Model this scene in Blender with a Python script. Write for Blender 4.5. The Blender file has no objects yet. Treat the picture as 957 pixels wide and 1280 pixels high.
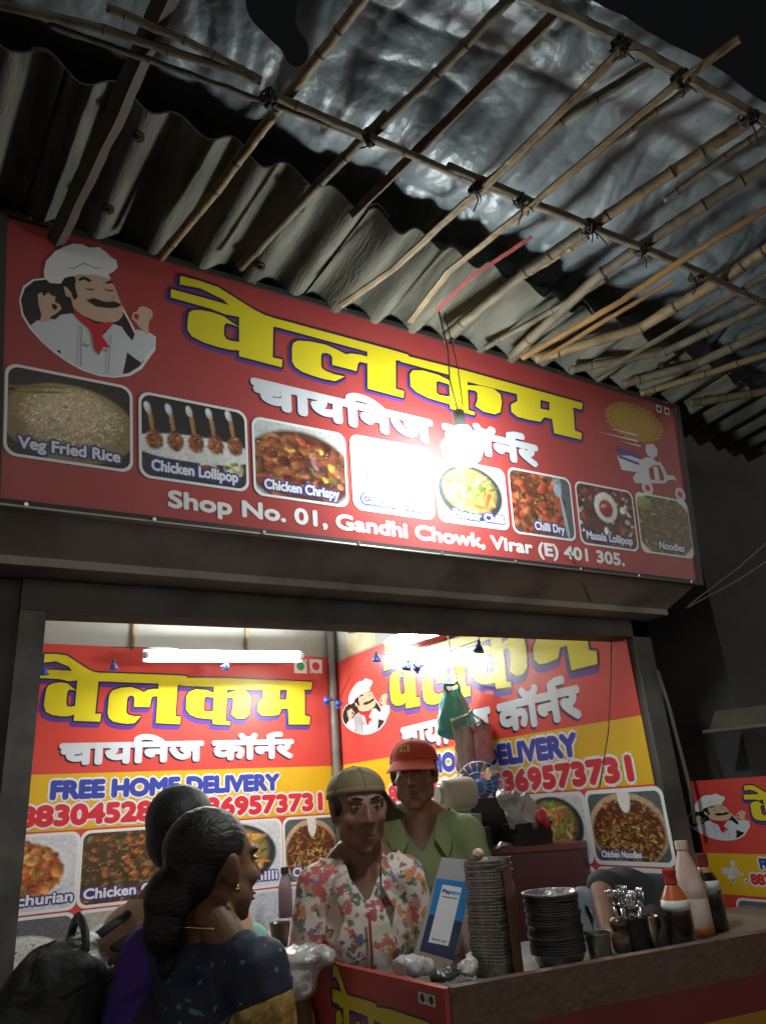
import bpy, bmesh, math, random
import numpy as np
from mathutils import Vector, Matrix, Euler, noise
from mathutils.geometry import tessellate_polygon
R = math.radians
rnd = random.Random(7)
S = bpy.context.scene
COL = S.collection
# ------------------------------------------------------------------ camera
CAMZ = 1.5
F = 918.84                      # focal length in pixels of a 957 px wide frame
RX, DN, FW = Vector((.863, -.499, -.074)), Vector((.121, .347, -.930)), Vector((.490, .794, .360))
RX.normalize(); FW.normalize(); DN = FW.cross(RX).normalized(); RX = DN.cross(FW)
cd = bpy.data.cameras.new('camera'); cam = bpy.data.objects.new('camera', cd); COL.objects.link(cam)
cam.matrix_world = Matrix(((RX.x, -DN.x, -FW.x, 0), (RX.y, -DN.y, -FW.y, 0), (RX.z, -DN.z, -FW.z, CAMZ), (0, 0, 0, 1)))
cd.sensor_fit = 'HORIZONTAL'; cd.sensor_width = 36; cd.lens = F / 957 * 36
cd.clip_start = .02; cd.clip_end = 400
S.camera = cam
# ------------------------------------------------------------------ night sky, exposure
W = bpy.data.worlds.new('World'); S.world = W; W.use_nodes = True
wn = W.node_tree.nodes; bg = wn['Background']
# night sky: almost black overhead, an unseen town glow added low down to brighten the shop front
_tc = wn.new('ShaderNodeTexCoord'); _sx = wn.new('ShaderNodeSeparateXYZ'); _cr = wn.new('ShaderNodeValToRGB')
W.node_tree.links.new(_tc.outputs['Generated'], _sx.inputs[0]); W.node_tree.links.new(_sx.outputs['Z'], _cr.inputs[0]); W.node_tree.links.new(_cr.outputs[0], bg.inputs['Color'])
_cr.color_ramp.elements[0].position = 0; _cr.color_ramp.elements[0].color = (1, .93, .82, 1)
_cr.color_ramp.elements[1].position = .48; _cr.color_ramp.elements[1].color = (.004, .0042, .0045, 1)
_e = _cr.color_ramp.elements.new(.16); _e.color = (.55, .52, .47, 1); _e = _cr.color_ramp.elements.new(.30); _e.color = (.07, .07, .07, 1)
bg.inputs['Strength'].default_value = .46
S.view_settings.view_transform = 'Standard'; S.view_settings.look = 'None'
S.view_settings.exposure = 1.15; S.view_settings.gamma = 1
BULB = 98.0
TUBE = 118.0
S.cycles.max_bounces = 6; S.cycles.diffuse_bounces = 4; S.cycles.caustics_reflective = False; S.cycles.caustics_refractive = False
S.cycles.sample_clamp_indirect = 4

# ------------------------------------------------------------------ pixel -> point on a plane of the street corner
C0 = Vector((0, 0, CAMZ))
def ray(x, y): return RX * ((x - 478.5) / F) + DN * ((y - 640) / F) + FW
def onY(x, y, Y): q = ray(x, y); return C0 + q * (Y / q.y)
def onX(x, y, X): q = ray(x, y); return C0 + q * (X / q.x)
def onZ(x, y, Z): q = ray(x, y); return C0 + q * ((Z - CAMZ) / q.z)
def onP(x, y, p, n):
    q = ray(x, y); return C0 + q * (((p - C0).dot(n)) / q.dot(n))

# ------------------------------------------------------------------ materials
MATS = {}
def mat(name, col, rough=.6, metal=0., spec=.5, col2=None, ns=8., bump=0., bs=None, emit=None, alpha=None, trans=0., stretch=None, detail=6., lo=.35, hi=.65, coat=0.):
    if name in MATS: return MATS[name]
    m = bpy.data.materials.new(name); m.use_nodes = True; MATS[name] = m
    nt = m.node_tree; b = nt.nodes['Principled BSDF']
    b.inputs['Base Color'].default_value = (*col, 1); b.inputs['Roughness'].default_value = rough
    b.inputs['Metallic'].default_value = metal; b.inputs['Specular IOR Level'].default_value = spec
    if coat: b.inputs['Coat Weight'].default_value = coat; b.inputs['Coat Roughness'].default_value = .12
    if trans: b.inputs['Transmission Weight'].default_value = trans
    if alpha is not None: b.inputs['Alpha'].default_value = alpha
    if emit: b.inputs['Emission Color'].default_value = (*emit[0], 1); b.inputs['Emission Strength'].default_value = emit[1]
    if col2 is not None or bump:
        tc = nt.nodes.new('ShaderNodeTexCoord'); mp = nt.nodes.new('ShaderNodeMapping')
        nt.links.new(tc.outputs['Object'], mp.inputs[0])
        if stretch: mp.inputs['Scale'].default_value = stretch
    if col2 is not None:
        n = nt.nodes.new('ShaderNodeTexNoise'); n.inputs['Scale'].default_value = ns; n.inputs['Detail'].default_value = detail
        r = nt.nodes.new('ShaderNodeValToRGB'); r.color_ramp.elements[0].color = (*col, 1); r.color_ramp.elements[1].color = (*col2, 1)
        r.color_ramp.elements[0].position = lo; r.color_ramp.elements[1].position = hi
        nt.links.new(mp.outputs[0], n.inputs[0]); nt.links.new(n.outputs[0], r.inputs[0]); nt.links.new(r.outputs[0], b.inputs['Base Color'])
    if bump:
        n = nt.nodes.new('ShaderNodeTexNoise'); n.inputs['Scale'].default_value = bs or ns * 2; n.inputs['Detail'].default_value = 4
        bp = nt.nodes.new('ShaderNodeBump'); bp.inputs['Strength'].default_value = bump; bp.inputs['Distance'].default_value = .02
        nt.links.new(mp.outputs[0], n.inputs[0]); nt.links.new(n.outputs[0], bp.inputs['Height']); nt.links.new(bp.outputs[0], b.inputs['Normal'])
    return m
def print_mat(name, rough=.4, spec=.5):      # printed picture: ink colours are stored per vertex
    if name in MATS: return MATS[name]
    m = mat(name, (1, 1, 1), rough, spec=spec)
    a = m.node_tree.nodes.new('ShaderNodeAttribute'); a.attribute_name = 'ink'
    m.node_tree.links.new(a.outputs['Color'], m.node_tree.nodes['Principled BSDF'].inputs['Base Color'])
    return m
VIN = dict(rough=.27, spec=.42)
M_signred = mat('sign_red_vinyl', (.36, .050, .050), rough=.25, spec=.42, bump=.10, bs=5, col2=(.40, .060, .058), ns=3)
M_red = mat('banner_red_vinyl', (.62, .066, .052), bump=.05, bs=4, **VIN)
M_yel = mat('banner_yellow_vinyl', (.72, .43, .020), bump=.05, bs=4, **VIN)
M_letyel = mat('letter_yellow', (.72, .60, .022), **VIN)
M_violet = mat('letter_violet', (.10, .045, .27), **VIN)
M_dark = mat('letter_shadow', (.035, .02, .05), **VIN)
M_white = mat('print_white', (.78, .78, .80), **VIN)
M_silver = mat('print_silver', (.62, .64, .70), **VIN)
M_blue = mat('print_blue', (.045, .065, .36), **VIN)
M_capblue = mat('caption_blue', (.04, .05, .30), **VIN)
M_redprint = mat('print_red', (.62, .03, .045), **VIN)
M_black = mat('print_black', (.018, .016, .018), **VIN)
M_skinp = mat('print_skin', (.62, .42, .30), **VIN)
M_scarf = mat('print_scarf', (.55, .02, .03), **VIN)
M_greyline = mat('print_grey', (.30, .32, .36), **VIN)
M_green = mat('print_green', (.05, .30, .08), **VIN)
M_gold = mat('print_gold', (.42, .24, .03), **VIN)
M_goldred = mat('print_gold_red', (.38, .10, .03), **VIN)
M_ink = print_mat('photo_print', .24, .42)
M_plaster = mat('dark_painted_concrete', (.075, .070, .064), rough=.75, col2=(.135, .125, .115), ns=5, bump=.15, bs=30)
M_housing = mat('dusty_grey_sheet', (.24, .22, .205), rough=.6, col2=(.46, .425, .39), ns=5, bump=.1, bs=24, lo=.30, hi=.55, detail=10)
M_cream = mat('cream_wall', (.33, .325, .295), rough=.8, col2=(.40, .39, .36), ns=3, bump=.1, bs=20)
M_floor = mat('shop_floor', (.16, .14, .12), rough=.6, col2=(.24, .21, .18), ns=6)
M_ground = mat('street_ground', (.05, .048, .045), rough=.85, col2=(.085, .08, .075), ns=3, bump=.3, bs=25)
M_wire = mat('wire_black', (.02, .02, .02), rough=.5)
M_wiregrey = mat('wire_grey', (.30, .30, .29), rough=.5)
M_steel = mat('steel', (.55, .55, .55), rough=.22, metal=1)

# ------------------------------------------------------------------ mesh building
WM = {}
def tag(o, label=None, cat=None, group=None, kind=None):
    if label: o['label'] = label
    if cat: o['category'] = cat
    if group: o['group'] = group
    if kind: o['kind'] = kind
    return o
def empty(name, loc, label=None, cat=None, group=None, rz=0, kind=None):
    o = bpy.data.objects.new(name, None); COL.objects.link(o); o.empty_display_size = .05
    o.location = loc; o.rotation_euler = (0, 0, rz)
    WM[o] = Matrix.Translation(Vector(loc)) @ Matrix.Rotation(rz, 4, 'Z')
    return tag(o, label, cat, group, kind)
class MB:
    def __init__(s): s.v = []; s.f = []; s.mi = []; s.mats = []; s.cols = None
    def m(s, mt):
        if mt not in s.mats: s.mats.append(mt)
        return s.mats.index(mt)
    def add(s, v, f, mt):
        b = len(s.v); k = s.m(mt)
        s.v += [tuple(p) for p in v]; s.f += [tuple(i + b for i in q) for q in f]; s.mi += [k] * len(f); return s
    def hexa(s, p, mt):           # 8 corners: bottom ring 0-3, top ring 4-7
        return s.add(p, [(3, 2, 1, 0), (4, 5, 6, 7), (0, 1, 5, 4), (1, 2, 6, 5), (2, 3, 7, 6), (3, 0, 4, 7)], mt)
    def box(s, a, b, mt, M=None):
        (x0, y0, z0), (x1, y1, z1) = a, b
        p = [(x0, y0, z0), (x1, y0, z0), (x1, y1, z0), (x0, y1, z0), (x0, y0, z1), (x1, y0, z1), (x1, y1, z1), (x0, y1, z1)]
        if M: p = [M @ Vector(q) for q in p]
        return s.hexa(p, mt)
    def tube(s, pts, rad, mt, n=10, caps=True, squash=1., up=None):
        pts = [Vector(p) for p in pts]; N = len(pts)
        if not hasattr(rad, '__len__'): rad = [rad] * N
        v = []; f = []; prev = None
        for i, p in enumerate(pts):
            t = (pts[min(i + 1, N - 1)] - pts[max(i - 1, 0)]).normalized()
            if prev is None:
                a = Vector(up) if up else (Vector((0, 0, 1)) if abs(t.z) < .9 else Vector((1, 0, 0)))
            else: a = prev
            x = (a - t * a.dot(t)).normalized(); prev = x; y = t.cross(x)
            for k in range(n):
                an = 2 * math.pi * k / n
                v.append(p + (x * math.cos(an) * squash + y * math.sin(an)) * rad[i])
        for i in range(N - 1):
            for k in range(n):
                f.append((i * n + k, i * n + (k + 1) % n, (i + 1) * n + (k + 1) % n, (i + 1) * n + k))
        if caps: f.append(tuple(range(n))[::-1]); f.append(tuple((N - 1) * n + k for k in range(n)))
        return s.add(v, f, mt)
    def lathe(s, prof, mt, M=None, n=28, sx=1., sy=1.):
        v = []; f = []
        for r, z in prof:
            for k in range(n):
                a = 2 * math.pi * k / n; p = Vector((r * math.cos(a) * sx, r * math.sin(a) * sy, z)); v.append(M @ p if M else p)
        for i in range(len(prof) - 1):
            for k in range(n): f.append((i * n + k, i * n + (k + 1) % n, (i + 1) * n + (k + 1) % n, (i + 1) * n + k))
        if prof[0][0] > 1e-4: f.append(tuple(range(n))[::-1])
        if prof[-1][0] > 1e-4: f.append(tuple((len(prof) - 1) * n + k for k in range(n)))
        return s.add(v, f, mt)
    def ell(s, c, r, mt, M=None, nu=14, nv=9):
        v = []; f = []; T = M or Matrix.Identity(4)
        for i in range(nv + 1):
            th = math.pi * i / nv
            for k in range(nu):
                a = 2 * math.pi * k / nu
                v.append(T @ Vector((c[0] + r[0] * math.sin(th) * math.cos(a), c[1] + r[1] * math.sin(th) * math.sin(a), c[2] + r[2] * math.cos(th))))
        for i in range(nv):
            for k in range(nu): f.append((i * nu + k, (i + 1) * nu + k, (i + 1) * nu + (k + 1) % nu, i * nu + (k + 1) % nu))
        return s.add(v, f, mt)
    def build(s, name, parent=None, smooth=False, label=None, cat=None, group=None, kind=None, local=False, origin=None, sharp=None):
        me = bpy.data.meshes.new(name)
        V = np.array([tuple(p) for p in s.v], float)
        if parent is not None:
            Wp = WM[parent]
            if not local:
                I = np.array(Wp.inverted()); V = V @ I[:3, :3].T + I[:3, 3]
            Wo = Wp; loc = None
        else:
            loc = np.array(origin if origin is not None else ((V[:, 0].min() + V[:, 0].max()) / 2, (V[:, 1].min() + V[:, 1].max()) / 2, V[:, 2].min()))
            V = V - loc; Wo = Matrix.Translation(Vector(loc))
        me.from_pydata(V.tolist(), [], s.f)
        for mt in s.mats: me.materials.append(mt)
        me.polygons.foreach_set('material_index', s.mi)
        if smooth: me.polygons.foreach_set('use_smooth', [True] * len(me.polygons))
        if s.cols is not None:
            a = me.attributes.new('ink', 'FLOAT_COLOR', 'POINT'); a.data.foreach_set('color', np.asarray(s.cols, np.float32).ravel())
        me.validate(); me.update()
        if smooth and sharp: me.set_sharp_from_angle(angle=R(sharp))
        o = bpy.data.objects.new(name, me); COL.objects.link(o)
        if parent is not None: o.parent = parent
        else: o.location = loc
        WM[o] = Wo
        return tag(o, label, cat, group, kind)
def smooth_edge(v, f, it=14):
    '''evens out the cut edge of a neck opening'''
    cnt = {}
    for q in f:
        for i in range(len(q)): a, b = q[i], q[(i + 1) % len(q)]; k = (min(a, b), max(a, b)); cnt[k] = cnt.get(k, 0) + 1
    nb = {}
    for (a, b), c in cnt.items():
        if c == 1: nb.setdefault(a, []).append(b); nb.setdefault(b, []).append(a)
    v = [Vector(p) for p in v]
    for _ in range(it):
        new = {i: v[i] * .4 + sum((v[j] for j in n), Vector()) / len(n) * .6 for i, n in nb.items()}
        for i, p in new.items(): v[i] = p
    return [tuple(p) for p in v]
def copy_tree(o, parent=None):
    c = o.copy(); COL.objects.link(c)
    if parent is not None: c.parent = parent
    for ch in list(o.children): copy_tree(ch, c)
    return c

# ------------------------------------------------------------------ flat printing on a board
class Board:
    def __init__(s, O, right, top):          # O lower left corner, points along the two edges
        s.O = Vector(O); s.U = (Vector(right) - s.O).normalized(); s.V = (Vector(top) - s.O).normalized()
        s.w = (Vector(right) - s.O).length; s.h = (Vector(top) - s.O).length
        s.N = s.U.cross(s.V).normalized()
        if s.N.dot(C0 - s.O) < 0: s.N = -s.N
        c = s.U.dot(s.V); s.det = 1 - c * c; s.c = c
    def P(s, u, v, h=0): return s.O + s.U * u + s.V * v + s.N * h
    def px(s, x, y):
        p = onP(x, y, s.O, s.N) - s.O; a, b = p.dot(s.U), p.dot(s.V)
        return ((a - s.c * b) / s.det, (b - s.c * a) / s.det)
LAY = .0003
def poly(mb, bd, loops, layer, mt, sub=0):
    pts = [(*p, 0) for lp in loops for p in lp]
    tris = tessellate_polygon([[Vector((*p, 0)) for p in lp] for lp in loops])
    mb.add([bd.P(p[0], p[1], layer * LAY + sub * 3e-6) for p in pts], [t if True else t for t in tris], mt)
def circle(c, r, n=24, ry=None): return [(c[0] + r * math.cos(2 * math.pi * k / n), c[1] + (ry or r) * math.sin(2 * math.pi * k / n)) for k in range(n)]
def ribbon(pts, w):
    L, Rr = [], []
    for i, p in enumerate(pts):
        a = pts[max(i - 1, 0)]; b = pts[min(i + 1, len(pts) - 1)]
        dx, dy = b[0] - a[0], b[1] - a[1]; l = math.hypot(dx, dy) or 1
        L.append((p[0] - dy / l * w / 2, p[1] + dx / l * w / 2)); Rr.append((p[0] + dy / l * w / 2, p[1] - dx / l * w / 2))
    return L + Rr[::-1]
TXT = {}
def text_geo(body):
    if body in TXT: return TXT[body]
    cu = bpy.data.curves.new('t', 'FONT'); cu.body = body; cu.size = 1; cu.resolution_u = 4
    ob = bpy.data.objects.new('t', cu); COL.objects.link(ob)
    dg = bpy.context.evaluated_depsgraph_get(); me = bpy.data.meshes.new_from_object(ob.evaluated_get(dg))
    v = np.array([tuple(p.co[:2]) for p in me.vertices]); f = [tuple(p.vertices) for p in me.polygons]
    bpy.data.objects.remove(ob); bpy.data.curves.remove(cu); bpy.data.meshes.remove(me)
    v[:, 0] -= v[:, 0].min()
    TXT[body] = (v, f); return TXT[body]
CAPH = None
def text(mb, bd, body, p0, p1, height, mt, layer, bold=0., aspect_fit=True, cap=.70, shear=0., off=(0, 0), geo=None, top=None):
    """body from p0 to p1 (u,v) along the baseline, cap height in metres; bold adds width in metres"""
    v, f = geo or text_geo(body)
    W_ = v[:, 0].max(); dx, dy = p1[0] - p0[0], p1[1] - p0[1]
    sh = list(range(8)) if bold > 0 else []
    k = 0
    for a in [None] + sh:
        ox, oy = (0, 0) if a is None else (bold * math.cos(a * math.pi / 4), bold * math.sin(a * math.pi / 4))
        out = []
        for x, y in v:
            t = x / W_; yy = y / cap * height
            out.append(bd.P(p0[0] + dx * t + ox + off[0] + shear * yy, p0[1] + dy * t + yy + oy + off[1], layer * LAY + k * 4e-6))
        mb.add(out, f, mt); k += 1
def text_px(mb, bd, body, a, b, atop, mt, layer, **kw):
    p0, p1, pt = bd.px(*a), bd.px(*b), bd.px(*atop)
    text(mb, bd, body, p0, p1, pt[1] - p0[1], mt, layer, **kw)
# the second line of the shop title in Devanagari: letters put side by side, the hook over the last word drawn as a stroke
def deva_geo():
    if 'deva' in TXT: return TXT['deva']
    v, f = text_geo('चायिनज कॉनर'); v = v.copy(); f = list(f)
    W_ = v[:, 0].max(); top = .66
    hook = [(.905, .0), (.885, .05), (.885, .12), (.91, .17), (.945, .175)]
    hw = [(W_ * x, top + y * 1.25) for x, y in hook]
    rb = ribbon(hw, .075)
    tris = tessellate_polygon([[Vector((*p, 0)) for p in rb]])
    b = len(v); v = np.vstack([v, np.array(rb)]); f += [tuple(i + b for i in t) for t in tris]
    TXT['deva'] = (v, f); return TXT['deva']

# ------------------------------------------------------------------ shop title in fat Devanagari letters, traced once in pixels of the sign
def zA(p): return (200 + p[0] / 5.981, 330 + p[1] / 5.981)
def zB(p): return (350 + p[0] / 5.981, 370 + p[1] / 5.981)
def zC(p): return (500 + p[0] / 3.9875, 440 + p[1] / 3.9875)
T_RAW = [
 (zA, [(150,88),(290,125),(430,172),(690,335),(775,380),(590,385),(470,265),(300,182),(145,152)]),
 (zA, [(82,188),(330,255),(560,322),(700,345),(700,420),(600,398),(480,375),(380,335),(78,250)]),
 (zA, [(590,322),(770,378),(850,405),(845,462),(840,700),(912,715),(908,772),(590,690)]),
 (zA, [(600,470),(580,465),(540,440),(475,392),(390,362),(300,345),(240,347),(214,365),(205,430),(203,490),(235,540),(320,585),(430,620),(530,643),(600,645),(600,585),(530,575),(492,560),(476,530),(478,462),(490,442),(530,450),(600,475)]),
 (zB, [(-75,160),(0,178),(840,405),(957,440),(957,490),(860,480),(645,415),(0,240),(-75,222)]),
 (zB, [(650,385),(862,440),(862,695),(922,712),(920,762),(652,692)]),
 (zB, [(655,455),(600,440),(530,430),(490,437),(420,400),(340,365),(220,340),(130,335),(98,350),(88,380),(88,490),(110,530),(160,565),(240,595),(330,622),(410,636),(480,603),(400,585),(330,557),(310,538),(305,520),(305,440),(318,426),(350,428),(376,440),(388,460),(388,515),(480,538),(570,562),(580,505),(595,492),(655,506)]),
 (zC, [(0,12),(240,72),(330,95),(600,170),(800,225),(908,255),(903,287),(855,277),(580,210),(340,150),(235,112),(0,48)]),
 (zC, [(240,75),(332,95),(338,290),(370,300),(370,316),(247,282)]),
 (zC, [(250,152),(240,140),(190,115),(110,92),(62,92),(47,110),(50,170),(80,200),(140,230),(250,262),(250,224),(195,215),(180,205),(178,150),(190,145),(250,165)]),
 (zC, [(330,165),(400,168),(465,185),(497,210),(505,250),(498,300),(470,310),(415,298),(372,268),(383,240),(383,205),(372,193),(330,186)]),
 (zC, [(580,205),(697,235),(697,282),(742,292),(760,302),(760,335),(715,325),(698,348),(640,338),(580,322),(552,298),(550,262),(582,245)]),
 (zC, [(742,215),(850,242),(862,300),(868,390),(903,405),(900,437),(765,405),(755,335),(742,292)]),
]
# ------------------------------------------------------------------ the cook emblem, traced in a 957x1044 view of the sign's corner
def zH(p): return (p[0] / 4.35, 260 + p[1] / 4.35)
CHEF = {
 'ring': [(235,380),(180,386),(125,425),(103,500),(118,585),(160,655),(225,728),(295,788),(365,838),(445,883),(540,914),(620,923),(705,914),(770,876),(798,835),(845,770),(846,700),(800,670),(775,660),(748,690),(706,610),(664,530),(590,440),(400,360)],
 'bag': [(240,390),(185,396),(135,435),(113,500),(128,578),(168,645),(233,715),(303,775),(373,823),(453,867),(540,900),(620,910),(700,898),(757,862),(782,830),(775,760),(735,690),(697,612),(656,540),(590,450),(400,370)],
 'hat': [(238,345),(250,288),(300,235),(345,212),(400,193),(450,198),(480,215),(540,213),(580,243),(600,266),(632,285),(640,322),(612,350),(588,360),(602,388),(520,364),(430,362),(350,380),(330,412),(270,408),(240,378)],
 'face': [(405,375),(430,362),(520,365),(600,388),(625,430),(650,500),(668,545),(665,590),(640,615),(590,628),(520,615),(450,585),(400,545),(385,492),(400,470)],
 'ear': [(345,430),(370,420),(392,460),(390,490),(358,478)],
 'burns': [(340,400),(400,374),(412,385),(408,430),(424,482),(402,502),(385,455),(355,425)],
 'jacket': [(295,610),(330,580),(395,572),(440,620),(500,660),(560,690),(615,630),(660,645),(690,690),(720,722),(730,690),(745,658),(800,682),(840,710),(840,750),(800,800),(768,842),(730,815),(690,785),(680,840),(665,907),(620,915),(540,905),(450,875),(370,830),(335,800),(325,770),(300,780),(230,720),(165,640),(200,612),(250,612),(290,602)],
 'scarf': [(400,550),(450,590),(520,630),(600,622),(616,630),(590,660),(562,672),(557,700),(600,762),(560,757),(535,803),(510,760),(500,690),(488,660),(430,612),(403,578)],
 'hand1': [(215,620),(225,580),(208,520),(205,470),(225,458),(238,480),(262,458),(280,475),(302,482),(297,508),(325,525),(335,550),(300,578),(275,590),(272,615)],
 'hand2': [(762,655),(740,625),(714,600),(720,570),(745,560),(755,538),(778,535),(802,540),(828,560),(830,590),(808,620),(806,692)],
 'mous': [(470,505),(510,490),(550,505),(580,513),(620,508),(660,525),(640,541),(600,545),(560,541),(520,536),(490,516)],
 'brow1': [(425,388),(450,372),(478,380),(497,395),(488,404),(455,390),(432,398)],
 'brow2': [(572,408),(600,394),(624,412),(600,408),(580,414)],
 'eye1': [(468,436),(490,444),(512,438),(512,443),(490,450),(468,442)],
 'eye2': [(570,438),(592,448),(618,446),(618,451),(592,454),(570,444)],
 'nose': [(600,470),(622,490),(605,500),(622,495),(628,486)],
 'fold': [(350,328),(400,325),(455,296),(520,325),(575,322),(520,331),(456,304),(402,331)],
 'hole1': [(285,520),(305,525),(312,540),(302,556),(288,548),(280,532)], 'hole2': [(726,578),(745,574),(756,590),(748,610),(732,600)],
 'seam1': [(440,640),(446,640),(440,860),(434,860)], 'seam2': [(600,690),(605,690),(590,900),(584,900)],
 'but1': [(460,742),(482,742),(482,756),(460,756)], 'but2': [(562,768),(582,768),(582,782),(562,782)],
}
CHEF_ORDER = [('ring', 'w'), ('bag', 'k'), ('jacket', 'j'), ('hand1', 's'), ('hand2', 's'), ('hole1', 'k'), ('hole2', 'r'), ('face', 's'), ('ear', 's'), ('hat', 'w'), ('fold', 'g'), ('burns', 'k'), ('brow1', 'k'), ('brow2', 'k'), ('eye1', 'k'), ('eye2', 'k'), ('nose', 'g'), ('mous', 'k'), ('scarf', 'r'), ('seam1', 'g'), ('seam2', 'g'), ('but1', 'g'), ('but2', 'g')]
def zS(p): return (720 + p[0] / 4.923, 480 + p[1] / 4.923)
SCOOT = [[(250,442),(330,440),(402,468),(402,548),(278,528)], [(426,372),(470,368),(498,400),(496,440),(470,458),(438,440),(424,410)],
 [(395,470),(430,450),(470,455),(490,480),(520,480),(522,500),(470,500),(445,520),(452,600),(410,600),(352,590),(360,550),(400,545)],
 [(345,575),(370,545),(440,560),(462,590),(540,596),(535,560),(508,500),(530,500),(556,560),(600,565),(622,600),(600,590),(562,592),(548,612),(455,612),(360,610)],
 [(470,505),(500,515),(512,590),(482,592)]]
def cut(*names): return [p for n in names for p in n]

# ------------------------------------------------------------------ printed food pictures painted cell by cell
class Pic:
    def __init__(s, w=76, h=70, bg=(.05, .05, .05), seed=0):
        s.w, s.h = w, h; s.a = np.zeros((h, w, 3)); s.a[:] = bg; s.r = random.Random(seed)
        s.Y, s.X = np.mgrid[0:h, 0:w]; s.X = (s.X + .5) / w; s.Y = (s.Y + .5) / h     # Y up
    def ell(s, cx, cy, rx, ry, col, rot=0, shade=.0, soft=.15):
        dx, dy = s.X - cx, s.Y - cy; c, sn = math.cos(rot), math.sin(rot)
        u, v = (dx * c + dy * sn) / rx, (-dx * sn + dy * c) / ry; d = np.sqrt(u * u + v * v)
        k = np.clip((1 - d) / soft, 0, 1)[..., None]
        sh = (1 + shade * (-.6 * u + .8 * v) * 1)[..., None]
        s.a = s.a * (1 - k) + np.clip(np.array(col) * sh, 0, 1) * k; return s
    def band(s, y0, y1, col, slope=0):
        m = ((s.Y - slope * s.X > y0) & (s.Y - slope * s.X < y1))[..., None]; s.a = np.where(m, np.array(col), s.a); return s
    def chunks(s, n, pal, r=(.04, .09), area=(.5, .5, .5, .5), shade=.55, asp=(.6, 1.), soft=.35):
        for _ in range(n):
            a = s.r.uniform(0, 6.283); q = math.sqrt(s.r.random())
            cx, cy = area[0] + area[2] * q * math.cos(a), area[1] + area[3] * q * math.sin(a)
            c = np.array(s.r.choice(pal)) * s.r.uniform(.6, 1.35); rr = s.r.uniform(*r)
            s.ell(cx, cy, rr, rr * s.r.uniform(*asp), c, s.r.uniform(0, 3.14), shade, soft)
        return s
    def speck(s, n, pal, r=(.006, .014)): return s.chunks(n, pal, r, (.5, .5, .6, .6), 0, (.5, 1.), .6)
    def glaze(s, n, area, r=(.012, .022)): return s.chunks(n, [(.62, .42, .28), (.7, .5, .35)], r, area, 0, (.3, .6), 1.)
    def noise(s, amt=.12):
        g = np.array([s.r.gauss(1, amt) for _ in range(s.w * s.h)]).reshape(s.h, s.w)
        c = np.array([s.r.gauss(0, .075) for _ in range((s.w // 3 + 2) * (s.h // 3 + 2))]).reshape(s.h // 3 + 2, s.w // 3 + 2)
        g = g + np.kron(c, np.ones((3, 3)))[:s.h, :s.w]; s.a = np.clip(s.a * g[..., None], 0, 1); return s
BR, RD, DR, OR, YE, GR, DG, CR, WH = (.20,.075,.03), (.32,.06,.025), (.13,.03,.016), (.44,.15,.04), (.52,.36,.07), (.11,.20,.045), (.05,.10,.035), (.56,.46,.31), (.72,.72,.71)
BG1 = [BR, RD, (.30,.10,.035), (.36,.13,.05), DR, (.24,.09,.04), (.17,.05,.025)]
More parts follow.
